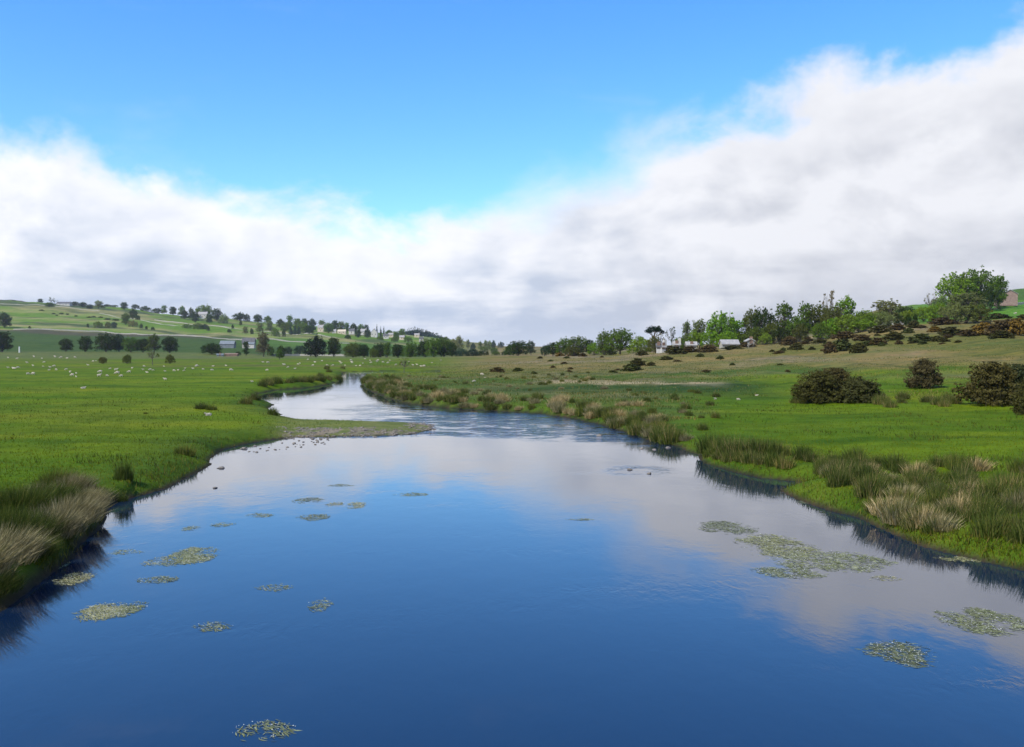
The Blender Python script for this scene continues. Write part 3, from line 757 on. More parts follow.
for a in [
 ('oak', 353, 560, 341, 20, OL, 'brownish-green tree at the left end of the far belt behind the river bend'),
 ('round', 364, 560, 343, 14, DG, 'dark tree second in the far belt behind the river bend'),
 ('bush', 374, 540, 347, 11, MG, 'bright low bush in front of the far belt behind the river bend'),
 ('oak', 380, 570, 342, 18, DG, 'dark tree third in the far belt, above the bright low bush'),
 ('poplar', 388, 560, 342, 9, MG, 'narrow mid-green tree in the far belt below the village'),
 ('round', 398, 570, 343, 16, DG, 'dark tree in the middle of the far belt below the village'),
 ('oak', 411, 560, 341.5, 18, MG, 'mid-green tree in the far belt just left of its tallest crowns'),
 ('round', 424, 560, 340, 16, DG, 'dark tree leaning against the tallest crowns of the far belt'),
 ('oak', 434, 550, 336, 20, MG, 'first of the two tallest crowns of the far belt'),
 ('oak', 444, 555, 334.5, 20, MG, 'second and highest of the two tallest crowns of the far belt'),
 ('round', 452, 550, 342, 12, DG, 'dark tree at the right foot of the tallest crowns of the far belt'),
 ('bush', 461, 600, 347.5, 15, BL, 'low bluish tree first in the low part of the far belt'),
 ('bush', 472, 600, 348, 14, BL, 'low bluish tree second in the low part of the far belt'),
 ('bush', 480, 600, 350, 12, DG, 'low dark tree ending the far belt beside the small green field'),
 ('bush', 487, 560, 354, 4, DG, 'tiny dark bush at the edge of the small green field'),
 ('bush', 496, 620, 350.5, 9, MG, 'small round tree in front of the small green field'),
 ('bush', 505, 560, 353.5, 8, BL, 'low dull bush right of the small round tree by the small green field'),
 ('bush', 300, 690, 344.5, 13, BL, 'low hedge-like tree left of the biggest dark oak'),
 ('bush', 288, 690, 345.5, 10, BL, 'second low hedge-like tree further left of the biggest dark oak'),
 ('bush', 281, 640, 344.5, 9, DG, 'dark low tree between the airy tree and the hedge-like trees'),
 ('bush', 271, 640, 345, 8, MG, 'low green tree at the right foot of the tall airy tree'),
 ('bush', 238, 640, 351, 6, DG, 'dark bush behind the brown hut')]:
    tree(a[0], a[1], a[2], a[3], a[4], a[5], a[6], G3)
G4 = 'trees on the left hillside'
for a in [
 ('round', 5, 1350, 311.5, 16, DG, 'dark tree at the left picture edge standing above the pale field wall'),
 ('ash', 41, 1930, 298.5, 7, BL, 'first tree on the skyline left of the long pale farmhouse'),
 ('sparse', 52, 1930, 297, 7, BL, 'thin leaning tree on the skyline beside the long pale farmhouse'),
 ('sparse', 55.5, 1900, 299.5, 7, BL, 'second thin tree right beside the leaning one on the skyline'),
 ('round', 50, 1800, 302, 10, MG, 'fresh green round tree just below the long pale farmhouse'),
 ('bush', 15, 1950, 300, 4, DG, 'tiny dark bush alone on the skyline at the far left'),
 ('round', 75.5, 1900, 301.3, 9, DG, 'first of three dark trees right of the long pale farmhouse'),
 ('round', 83.5, 1900, 301.8, 9, DG, 'second of three dark trees right of the long pale farmhouse'),
 ('round', 90.5, 1850, 304, 8, BL, 'third and lowest of three dark trees right of the long pale farmhouse'),
 ('ash', 99, 1850, 300, 12, PG, 'pale yellowish tree on the skyline right of the three dark ones'),
 ('bush', 107, 1950, 304, 9, DG, 'flat dark skyline bush right of the pale yellowish tree'),
 ('bush', 115, 1950, 304.8, 8, DG, 'low dark skyline bush midway between the pale tree and the lone round one'),
 ('round', 124.5, 1850, 301.5, 8, BL, 'lone round dark tree on the skyline'),
 ('round', 133.5, 1650, 308.3, 9, DG, 'dark round tree below and right of the lone skyline one'),
 ('round', 126, 1480, 312, 10, MG, 'taller green tree below the lone skyline one in mid hillside'),
 ('bush', 133, 1450, 319.5, 11, PG, 'greyish bush at the right foot of the mid hillside tree'),
 ('bush', 136, 1950, 303.8, 9, DG, 'dark domed bush on the skyline right of the lone round tree'),
 ('bush', 146, 2000, 305.5, 12, DG, 'long flat bush on the skyline, first of the descending line'),
 ('bush', 158, 2000, 307.5, 13, DG, 'long flat bush on the skyline, second of the descending line'),
 ('ash', 164.5, 1950, 304.5, 7, MG, 'pointed tree rising from the descending line of skyline bushes'),
 ('round', 173.5, 1900, 306, 9, DG, 'dark rounded tree left of the hill farm grove'),
 ('ash', 182.5, 1900, 305.5, 9, MG, 'green upright tree at the left of the hill farm grove'),
 ('round', 185, 1800, 309.5, 9, DG, 'dark tree in front of the upright one by the hill farm grove'),
 ('ash', 191.5, 1800, 307, 8, DG, 'dark pointed tree left of the white hill farmhouse'),
 ('round', 195.5, 1750, 310.8, 8, DG, 'dark low tree touching the white hill farmhouse on its left'),
 ('oak', 205, 1860, 303.5, 19, MG, 'largest dome of the grove behind the white hill farmhouse'),
 ('round', 217, 1830, 307.5, 11, DG, 'dark right-hand tree of the grove behind the white hill farmhouse'),
 ('round', 209.5, 1740, 313, 8, DG, 'dark round tree in front of the white hill farmhouse'),
 ('bush', 224, 1750, 313, 10, PG, 'pale bush right of the white hill farmhouse'),
 ('oak', 240, 1930, 311.5, 15, DG, 'flat dome of trees on the skyline right of the hill farm'),
 ('bush', 247, 1930, 313.2, 7, DG, 'low end of the flat dome on the skyline right of the hill farm'),
 ('round', 258, 1850, 313.7, 10, DG, 'dark square-topped tree on the skyline above the airy tree'),
 ('round', 268, 1880, 315.3, 9, MG, 'lighter tree right of the dark square-topped one on the skyline'),
 ('ash', 260, 1500, 321, 9, PG, 'pale tree on the hillside right above the tall airy tree'),
 ('ash', 270, 1600, 319.5, 10, PG, 'pale loose tree on the hillside right of the tall airy tree'),
 ('bush', 275.5, 1450, 327, 9, MG, 'round green bush on the hillside right of the tall airy tree'),
 ('bush', 284, 1450, 328.5, 4, DG, 'tiny dark bush right of the round green hillside bush'),
 ('round', 280.5, 1750, 318.3, 9, DG, 'dark tree at the left end of the village wood'),
 ('ash', 290, 1750, 314, 8, MG, 'tallest pointed tree at the left end of the village wood'),
 ('oak', 286, 1650, 321, 12, MG, 'green spreading tree below the tallest pointed one of the village wood'),
 ('round', 298, 1750, 317.5, 12, MG, 'second crown from the tallest pointed tree in the village wood'),
 ('round', 305, 1750, 317.3, 8, DG, 'dark crown third from the tallest pointed tree in the village wood'),
 ('oak', 303, 1650, 320.5, 13, MG, 'soft green crown in the front row of the village wood'),
 ('conifer', 291, 1520, 324.5, 6, BL, 'first blue-green conifer in the low dark block below the village wood'),
 ('conifer', 295, 1520, 324.3, 6, BL, 'second blue-green conifer in the low dark block below the village wood'),
 ('conifer', 299, 1520, 325, 6, BL, 'third blue-green conifer in the low dark block below the village wood'),
 ('round', 309.5, 1500, 324.5, 11, DG, 'dark rounded tree right of the low conifer block'),
 ('round', 312, 1750, 317.8, 11, BL, 'bluish crown on the skyline of the village wood left of the yellow house'),
 ('ash', 322, 1750, 319, 9, MG, 'light crown on the skyline behind the yellow house'),
 ('oak', 328.5, 1600, 321.5, 12, MG, 'broad green tree right of the yellow house'),
 ('round', 335, 1720, 319.3, 9, BL, 'bluish rounded tree at the top of the village wood'),
 ('round', 341, 1720, 320.5, 9, MG, 'green crown behind the ochre house'),
 ('ash', 347, 1720, 321.5, 8, MG, 'loose crown behind the first white village house'),
 ('round', 354, 1720, 322.5, 9, DG, 'dark crown between the two white village houses'),
 ('round', 361, 1720, 323.3, 8, MG, 'green crown above the second white village house'),
 ('ash', 366.5, 1700, 323.5, 7, BL, 'bluish upright tree left of the thin village conifers'),
 ('round', 358, 1560, 329, 7, DG, 'dark round garden tree in front of the village houses'),
 ('round', 367.5, 1560, 328.5, 8, DG, 'second dark garden tree in front of the village houses'),
 ('conifer', 377, 1650, 323.5, 3.5, DG, 'tallest of three thin conifers on the village skyline'),
 ('conifer', 380.8, 1650, 325.5, 3.2, DG, 'middle of three thin conifers on the village skyline'),
 ('conifer', 383.8, 1650, 325.8, 3.4, DG, 'rightmost of three thin conifers on the village skyline'),
 ('round', 389, 1750, 329.5, 9, MG, 'low crown right of the three thin conifers'),
 ('round', 396, 1700, 330.5, 9, MG, 'fresh green crown between the conifers and the wooded hill'),
 ('round', 402, 1700, 327.7, 9, MG, 'rounded green tree left of the dark wooded hill'),
 ('bush', 380, 1500, 335, 8, MG, 'garden bush below the tall gabled village house'),
 ('bush', 395, 1500, 335.5, 9, MG, 'green bush beside the lower white village house'),
 ('bush', 408, 1500, 336, 10, MG, 'green bush midway along the village edge'),
 ('bush', 425, 1450, 337, 10, PG, 'pale bush right of the last white village cottage'),
 ('bush', 348, 1450, 334, 7, DG, 'dark hedge bush below the first white village house'),
 ('bush', 187, 1500, 323.3, 10, MG, 'green bush, left of three on the pasture below the hill farm'),
 ('bush', 198, 1500, 322.3, 12, MG, 'green bush, middle and widest of three on the pasture below the hill farm'),
 ('bush', 205, 1500, 323.2, 8, DG, 'dark bush, right of three on the pasture below the hill farm'),
 ('bush', 229.5, 1450, 328.5, 5, DG, 'small dark bush alone on the hillside above the farm roofs'),
 ('ash', 245.5, 1450, 325.5, 7, PG, 'small pale tree on the hillside left of the tall airy tree'),
 ('bush', 98.5, 1400, 320.5, 10, MG, 'green bush just above the pale field wall, left of the dark round one'),
 ('bush', 108.5, 1400, 321, 7, OL, 'olive bush between the two others just above the pale field wall'),
 ('round', 114.5, 1380, 321.5, 7, BL, 'dark round bush just above the pale field wall')]:
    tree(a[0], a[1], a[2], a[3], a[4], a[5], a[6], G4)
for i, (px, D, tp, w) in enumerate([(42, 1700, 311.5, 5), (54, 1680, 313, 4), (57.5, 1650, 314.8, 3), (62, 1690, 312.5, 5), (68, 1680, 313.2, 3.5), (76.5, 1640, 315, 3.5), (89.5, 1600, 316.3, 5), (94, 1600, 315.8, 5), (101, 1590, 317.3, 5),
     (108, 1560, 318, 7), (116, 1550, 318.6, 7), (88, 1400, 322.8, 2.5), (30, 1330, 325.5, 3), (141.5, 1430, 323, 3.5), (146.5, 1400, 325.5, 3), (153, 1380, 326.5, 4), (208.5, 1480, 326, 3), (233, 1600, 324, 3), (241, 1750, 320, 3), (252, 1450, 327.5, 4), (138, 1640, 314.5, 6)]):
    tree('bush', px, D, tp, w, DG, 'small dark thorn bush dotted on the pasture of the left hillside', 'thorn bushes dotted on the left hillside', cat='bush')
G5 = 'distant trees in the gap of the valley'
for a in [
 ('ash', 459, 1300, 335, 11, PG, 'pale round-headed tree in the valley gap right of the far belt'),
 ('round', 453.5, 1320, 338, 8, PG, 'small pale tree at the left foot of the round-headed valley tree'),
 ('ash', 468, 1500, 338.7, 5, PG, 'slim pale tree second in the valley gap'),
 ('bush', 473, 1300, 341.7, 6, BL, 'low bluish tree third in the valley gap'),
 ('ash', 480.5, 1500, 340.5, 6, PG, 'first pale tree of the row above the small green field'),
 ('ash', 485.5, 1500, 339.3, 6, PG, 'second pale tree of the row above the small green field'),
 ('round', 489.5, 1500, 339.8, 5, PG, 'third pale tree of the row above the small green field'),
 ('round', 493.5, 1400, 339.3, 5, BL, 'darker last tree of the row above the small green field'),
 ('bush', 501, 1700, 341, 7, BL, 'small bluish dome alone in the valley gap'),
 ('bush', 484, 1250, 346, 9, MG, 'hedge bush on the upper edge of the small green field'),
 ('bush', 494, 1250, 346.5, 9, MG, 'second hedge bush on the upper edge of the small green field'),
 ('oak', 518, 500, 340, 22, DG, 'wide green tree left of the notch on the moor skyline'),
 ('ash', 531, 540, 339.8, 9, BL, 'bluish tree right against the wide green tree by the notch'),
 ('bush', 509, 520, 345, 10, MG, 'lower left shoulder tree of the wide green tree by the notch'),
 ('bush', 544.5, 480, 344, 10, BL, 'bluish low tree right of the notch on the moor skyline'),
 ('round', 553, 460, 341.5, 13, DG, 'dark tree at the left of the grove on the moor skyline'),
 ('oak', 565, 440, 336, 18, MG, 'first large crown of the grove on the moor skyline'),
 ('oak', 578, 430, 335.3, 20, MG, 'second large crown of the grove on the moor skyline'),
 ('bush', 572, 400, 345, 16, OL, 'olive bush at the foot of the two large crowns on the moor'),
 ('bush', 594, 400, 341, 15, LG, 'fresh green bush left of the great double-crowned oak'),
 ('round', 590, 430, 338.5, 9, DG, 'dark top showing behind the fresh green bush'),
 ('oak', 605, 380, 328.3, 16, MG, 'left crown of the great double-crowned oak'),
 ('oak', 620, 375, 327.3, 25, MG, 'right and wider crown of the great double-crowned oak'),
 ('bush', 640, 350, 334.5, 24, LG, 'light green thicket right of the great double-crowned oak'),
 ('pine', 655, 370, 325.8, 22, (.012, .03, .012), 'dark flat-topped pine behind the cottages on the moor'),
 ('bush', 655, 322, 335, 15, OL, 'olive thicket hiding the stem of the flat-topped pine'),
 ('bush', 681, 335, 336, 20, MG, 'green thicket behind the grey-roofed cottages'),
 ('sparse', 671, 350, 326, 12, BL, 'thin open tree with bare limbs right of the flat-topped pine'),
 ('sparse', 660, 335, 332, 12, BR, 'brown twiggy tree in front of the flat-topped pine'),
 ('sparse', 653, 330, 335, 9, BR, 'small brown twiggy tree left of the white cottage'),
 ('ash', 687, 345, 319, 10, PG, 'slender pale tree left of the bright green clump'),
 ('ash', 699, 350, 317, 16, PG, 'airy greyish-green tree touching the bright green clump'),
 ('bush', 695, 340, 328, 16, LG, 'light bush at the foot of the airy greyish-green tree')]:
    tree(a[0], a[1], a[2], a[3], a[4], a[5], a[6], G5)
G6 = 'trees along the right hillside'
for a in [
 ('oak', 722, 330, 310, 27, LG, 'bright green rounded tree over the long low barn roof'),
 ('ash', 736, 335, 318, 18, LG, 'light green tree right of the bright rounded one'),
 ('bush', 728, 320, 330, 26, LG, 'bright bush under the bright rounded tree'),
 ('oak', 752, 335, 305, 17, OL, 'olive crown, left of the pair behind the gorse'),
 ('oak', 764, 330, 306, 20, DG, 'dark crown, right of the pair behind the gorse'),
 ('bush', 757, 315, 325, 24, MG, 'mid-green thicket under the olive and dark pair'),
 ('ash', 783.5, 330, 300, 21, MG, 'lollipop-shaped tree standing above its neighbours'),
 ('bush', 781, 310, 325.5, 20, DG, 'dark rounded bush under the lollipop-shaped tree'),
 ('bush', 800, 315, 322, 16, OL, 'olive thicket right of the dark rounded bush'),
 ('bush', 765, 305, 332, 14, YG, 'yellow-green low bush left of the dark rounded bush'),
 ('ash', 805, 335, 300, 15, MG, 'light upright tree right of the lollipop-shaped one'),
 ('oak', 818, 335, 300.5, 26, OL, 'dark broad tree in the middle of the hillside wood'),
 ('sparse', 828, 345, 289.5, 19, BR, 'tallest bare-topped brown tree rising over the hillside wood'),
 ('bush', 820, 310, 321, 22, MG, 'dark bush at the foot of the broad hillside tree'),
 ('oak', 833, 325, 303, 20, OL, 'olive tree between the broad dark one and the brightest tree'),
 ('ash', 846, 330, 295, 24, LG, 'brightest tall tree of the hillside wood, pointed on top'),
 ('bush', 846, 315, 312, 30, YG, 'yellow-green lower tree in front of the brightest tall one'),
 ('oak', 865, 325, 308, 22, LG, 'green tree right of the brightest tall one'),
 ('bush', 862, 312, 318, 28, LG, 'broad bright bush behind the white pole'),
 ('ash', 886, 330, 298, 28, PG, 'pale yellow-green hawthorn standing free above the gorse'),
 ('bush', 884, 322, 310, 24, PG, 'lower pale bush under the free-standing hawthorn'),
 ('bush', 905, 400, 305, 22, DG, 'dark strip of bush on the slope behind the free-standing hawthorn'),
 ('bush', 907, 360, 309, 18, LG, 'light green bush beside the sloping pasture'),
 ('bush', 923, 370, 305, 24, LG, 'second light green bush beside the sloping pasture'),
 ('sparse', 930, 420, 291.5, 16, BR, 'greyish open tree left of the big hilltop tree'),
 ('ash', 940, 400, 297, 18, PG, 'pale tree at the left foot of the big hilltop tree'),
 ('oak', 956, 440, 271, 33, LG, 'left spreading part of the big hilltop tree by the stone barn'),
 ('oak', 975, 440, 265, 34, MG, 'highest crown of the big hilltop tree by the stone barn'),
 ('round', 997, 450, 273, 19, MG, 'right crown of the hilltop trees overhanging the stone barn'),
 ('bush', 989, 430, 284, 20, DG, 'dark bush between the hilltop trees and the stone barn'),
 ('ash', 965, 330, 290, 38, PG, 'wide pale thorn tree in front of the big hilltop tree'),
 ('bush', 955, 325, 301, 34, PG, 'lower left half of the wide pale thorn thicket'),
 ('bush', 975, 325, 302, 30, OL, 'lower right half of the wide pale thorn thicket'),
 ('bush', 908, 330, 313, 6, DG, 'small dark round bush on the pasture edge'),
 ('bush', 741, 322, 331, 24, MG, 'mid-green thicket joining the bright clump to the olive crown'),
 ('bush', 774, 318, 320, 22, OL, 'olive filling thicket behind the dark rounded bush'),
 ('bush', 796, 325, 313, 24, MG, 'green thicket under the light upright tree'),
 ('bush', 833, 318, 316, 26, LG, 'light thicket between the broad dark tree and the brightest one'),
 ('bush', 876, 325, 311, 26, LG, 'fresh green thicket left of the free-standing hawthorn'),
 ('bush', 898, 335, 312, 22, YG, 'yellow-green thicket right of the free-standing hawthorn'),
 ('bush', 712, 330, 326, 22, LG, 'light green thicket between the airy and the bright rounded tree'),
 ('bush', 940, 345, 301, 30, LG, 'light green thicket left of the wide pale thorn'),
 ('bush', 915, 335, 312, 5, DG, 'smaller dark bush right of the other on the pasture edge')]:
    tree(a[0], a[1], a[2], a[3], a[4], a[5], a[6], G6)

# far dark wood on its own hill: one mass
lob = []
for px in np.arange(406, 446, 2.2):
    tp = np.interp(px, [404, 408, 414, 425, 435, 446], [334, 329, 327.2, 329.5, 333, 337.5]) + rs.rand() * .8
    D_ = 2350 + rs.randn() * 40; x = (px - 512) / F * D_; zt = CAMZ - (tp - HY) * D_ / F; z0 = Hs(x, D_)
    hh = max(zt - z0 + 8, 12); lob.append((x, D_, zt - hh * .5, 7, 14, hh * .5))
v, q, tone = leaves(lob, 9000, 1.1, .3, .3)
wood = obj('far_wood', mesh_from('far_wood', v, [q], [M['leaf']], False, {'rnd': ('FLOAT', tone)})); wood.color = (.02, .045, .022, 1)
tag(wood, 'dark wood covering the rounded hill behind the village', 'wood', kind='stuff')

# ------------------------------------------------------------------ gorse bushes
def gorse_mesh(name, n, size):
    lob = [(0, 0, .3, .4, .4, .36), (0, 0, .12, .42, .42, .16)] + [(math.cos(i * .9) * r, math.sin(i * .9) * r, .1 + .1 * rs.rand(), .17, .17, .16) for i, r in enumerate(.34 + .08 * rs.rand(7))] + [(math.cos(a) * r, math.sin(a) * r, z * (1.1 - r * 1.7), .17 + .06 * rs.rand(), .17 + .06 * rs.rand(), .13 + .06 * rs.rand()) for a, r, z in [(rs.rand() * 6.28, .05 + .27 * rs.rand(), .4 + .2 * rs.rand()) for _ in range(9)]]
    v, q, t = leaves(lob, n, size, .15, .28)
    v[:, 2] = np.maximum(v[:, 2], -.02); v[:, 2] = np.minimum(v[:, 2], np.percentile(v[:, 2], 99.2))
    v /= np.array([np.percentile(np.abs(v[:, 0]), 99) * 2, np.percentile(np.abs(v[:, 1]), 99) * 2, np.percentile(v[:, 2], 99.5)])
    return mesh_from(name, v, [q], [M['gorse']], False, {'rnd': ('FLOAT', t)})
gorse_big = [gorse_mesh('gorse_bush', 15000, .012) for _ in range(3)]
gorse_small = [gorse_mesh('gorse_bush', 2600, .03) for _ in range(4)]
def gorse(px, base, wpx, hpx, colr, label, big=False, group='gorse bushes on the right hillside', D0=None):
    x, y, z = onray(px, base, 60, 420)
    o = obj('gorse_bush', random.choice(gorse_big if big else gorse_small), loc=(x, y, z - .1))
    s = y / F; o.scale = (wpx * s, wpx * s * .8, hpx * s * (.9 if big else 1.0)); o.rotation_euler[2] = random.choice([0, math.pi]) + random.uniform(-.3, .3)
    o.color = (*colr, 1); tag(o, label, 'bush', group)
GD = (.060, .058, .014); GB = (.085, .06, .022); GY = (.16, .10, .016); GO = (.062, .075, .018)
NG = 'large gorse bushes above the right bank'
gorse(818, 403, 50, 37, GD, 'dark green domed gorse bush, left one of the touching pair above the bank', True, NG)
gorse(832, 399, 54, 36, (.07, .058, .018), 'dark gorse mound behind the touching pair above the bank', True, NG)
gorse(860, 403, 46, 31, (.06, .062, .018), 'yellowish gorse bush, right one of the touching pair above the bank', True, NG)
gorse(924, 388, 40, 34, (.075, .062, .024), 'single squarish dark bush standing between the pair and the largest', True, NG)
gorse(992, 405, 66, 50, (.07, .06, .016), 'largest dark gorse bush on the right above the flat grass', True, NG)
gorse(1014, 402, 46, 44, (.045, .055, .02), 'dark bush leaning against the largest gorse bush', True, NG)
gorse(1030, 415, 30, 42, GD, 'gorse bush cut by the right edge of the picture', True, NG)
GL = [(661, 350.3, 9, 3.5, GB, 'small brown gorse right in front of the white cottage'), (642, 355.5, 14, 5.5, GD, 'low dark gorse below the white cottage'), (669, 351, 20, 5.5, GB, 'brown gorse at the left of the row below the cottages'), (676, 354, 22, 8, GD, 'dark long gorse in the middle of the row below the cottages'),
 (690, 352, 22, 6, GB, 'brown gorse at the right of the row below the cottages'), (667, 360, 15, 4.5, GD, 'flat dark gorse second row below the cottages'), (638, 365.5, 16, 8, GD, 'dark gorse mound above a wider flat one on the moor'), (632, 371, 22, 8, GO, 'wider flat gorse under the dark mound on the moor'), (651, 366, 10, 5, GD, 'small gorse right of the dark mound on the moor'),
 (708, 352, 20, 8, GB, 'brown gorse left of the long low barn'), (732, 349.5, 24, 4.5, GD, 'dark gorse just below the long low barn'), (748, 347.5, 16, 6, GB, 'reddish gorse right of the long low barn'),
 (789, 345, 17, 10, GB, 'brown gorse, upper of two steps right of the barns'), (796, 350, 16, 8, GD, 'dark gorse, lower of two steps right of the barns'), (772, 352, 6, 3, GD, 'tiny gorse left of the two steps'), (820, 343.5, 16, 5, GD, 'thin dark gorse mat left of the reddish cluster'),
 (829, 353, 16, 12, GB, 'reddish gorse at the left of the hillside cluster'), (842, 351, 22, 13, GO, 'green gorse in the middle of the hillside cluster'), (858, 351, 20, 9, GD, 'dark gorse at the right of the hillside cluster'), (845, 339, 26, 8, GB, 'brown gorse mat above the hillside cluster'),
 (862, 341, 18, 7, GB, 'brown gorse mat between cluster and white pole'), (868, 346, 16, 6, GO, 'olive gorse right of the hillside cluster'), (880, 333, 22, 8, GD, 'dark gorse under the free-standing hawthorn'), (878, 345, 18, 8, GB, 'rusty gorse below the free-standing hawthorn'), (893, 340, 20, 9, GD, 'dark gorse below and right of the free-standing hawthorn'),
 (858, 353, 18, 8, GD, 'low dark gorse at the bottom of the hillside cluster'), (897, 330, 16, 7, GB, 'brown gorse left of the pasture corner'), (913, 328, 14, 8, GD, 'dark gorse at the pasture corner with a sheep behind'), (908, 333, 12, 6, GO, 'olive gorse under the pasture corner'), (921, 342, 26, 9, GO, 'green gorse below the pasture, on the left'), (938, 341, 16, 6, GD, 'dark gorse below the pasture, on the right'),
 (935, 332, 16, 6, GY, 'orange-flowered gorse below the wide thorn thicket'), (951, 335.5, 26, 9, GD, 'dark gorse below the wide thorn thicket'), (943, 325, 28, 8, GB, 'brown gorse at the top below the wide thorn thicket'), (968, 336, 22, 7, GB, 'brown gorse left of the orange thicket'), (982, 335, 24, 14, GY, 'orange-flowered gorse at the left of the large thicket under the barn'),
 (1000, 336, 32, 16, GB, 'rusty gorse in the middle of the large thicket under the barn'), (1016, 335, 30, 17, GY, 'yellow-brown gorse at the right of the large thicket under the barn'), (1002, 338, 24, 8, GD, 'dark lower fringe of the large thicket under the barn'), (998, 318.5, 24, 6, GD, 'dark gorse strip at the bottom of the pasture under the barn'), (978, 320, 16, 5, GB, 'brown gorse strip left of the dark strip under the barn'), (1022, 320, 16, 6, GD, 'dark gorse at the right edge below the barn'),
 (497, 372, 15, 5.5, GB, 'brown domed gorse alone on the near moor'), (518, 371.5, 11, 4.5, GO, 'green gorse right of the brown domed one on the near moor'), (534, 374, 7, 3.5, GO, 'small green gorse furthest right of the near moor three'), (553, 368, 6, 3, GB, 'tiny brown gorse on the pale moor grass'), (574, 356, 14, 5, GY, 'yellowish gorse under the grove on the moor skyline'), (583, 356.5, 9, 4, GB, 'brown gorse right under the grove on the moor skyline'), (610, 353, 14, 7, GO, 'olive gorse at the foot of the great oak'),
 (540, 358.5, 6, 2.5, GD, 'small dark gorse at the moor skyline below the notch'), (706, 372, 14, 3, GB, 'flat brown heather patch on the open moor'), (560, 356, 10, 5, GY, 'pale yellow gorse at the left foot of the grove'), (1008, 327, 26, 9, GB, 'brown gorse at the top of the large thicket under the barn'), (812, 350, 8, 4, GD, 'small dark gorse left of the reddish gorse'), (700, 357, 10, 4, GO, 'small olive gorse below the brown one by the barn'), (720, 359, 8, 4, GO, 'tiny olive gorse on the open moor below the barn')]
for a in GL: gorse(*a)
for i in range(34):
    px = rs.uniform(770, 1030); py = rs.uniform(np.interp(px, [770, 850, 900, 1030], [341, 336, 328, 322]), np.interp(px, [770, 900, 1030], [356, 347, 344]))
    gorse(px, py, rs.uniform(5, 13), rs.uniform(2.5, 5), [GB, GD, GO][i % 3], 'low scrubby gorse scattered between the larger bushes on the right hillside', group='scattered low gorse on the right hillside')
for i in range(14):
    px = rs.uniform(520, 800); py = rs.uniform(357, 374)
    gorse(px, py, rs.uniform(4, 10), rs.uniform(1.8, 3.2), [GB, GO][i % 2], 'tiny gorse dotted over the open moor', group='tiny gorse on the open moor')

# ------------------------------------------------------------------ drystone walls
def wall(pts, label, h=1.2, w=.6, mat='stone', name='stone_wall'):
    """pts: (px, D); follows the ground"""
    P_ = []
    for (p0, d0), (p1, d1) in zip(pts[:-1], pts[1:]):
        n = 40
        for k in range(n): 
            t = k / n; d = d0 + (d1 - d0) * t; P_.append(((p0 + (p1 - p0) * t - 512) / F * d, d))
    P_.append(((pts[-1][0] - 512) / F * pts[-1][1], pts[-1][1]))
    P_ = np.array(P_); z = H(P_[:, 0], P_[:, 1]); n = len(P_)
    d = np.gradient(P_, axis=0); nrm = np.stack([-d[:, 1], d[:, 0]], 1); nrm /= np.linalg.norm(nrm, axis=1)[:, None]
    hh = h * (.85 + .3 * rs.rand(n))
    A = np.column_stack([P_ + nrm * w / 2, z - .5]); B_ = np.column_stack([P_ + nrm * w / 3, z + hh]); C_ = np.column_stack([P_ - nrm * w / 3, z + hh]); D_ = np.column_stack([P_ - nrm * w / 2, z - .5])
    V = np.stack([A, B_, C_, D_], 1).reshape(-1, 3); k = np.arange(n - 1)[:, None] * 4
    q = np.concatenate([k + np.array([[j, j + 1, j + 5, j + 4]]) for j in range(3)])
    o = obj(name, mesh_from(name, V, [q], [M[mat]])); tag(o, label, 'wall'); return o
wall([(14, 1290), (60, 1290), (100, 1295), (200, 1250), (300, 1240), (350, 1240)], 'long pale drystone wall running across the left hillside at mid height', 1.5, .8)
wall([(155, 1700), (205, 1640), (280, 1560), (350, 1450)], 'pale drystone wall slanting down the hillside below the hill farm', 1.3, .7)
wall([(-60, 1850), (60, 1800), (100, 1780)], 'thin upper drystone wall below the long pale farmhouse', 1.0, .6)
wall([(100, 1700), (140, 1640), (200, 1560)], 'thin drystone wall between the dotted bushes and the hill farm pasture', 1.0, .6)
wall([(-40, 1975), (60, 1985), (160, 1990)], 'dark drystone wall along the left skyline', 1.6, .8, 'dark_slate')
wall([(1013, 495), (1030, 505), (1060, 520)], 'low drystone wall running right from the stone barn', 1.2, .6)
wall([(868, 372), (885, 365), (905, 350)], 'short pale wall crossing the sloping pasture', 1.2, .6)
wall([(270, 640), (300, 650), (345, 640)], 'low wall at the far side of the meadow beneath the biggest oak', 1.2, .6)

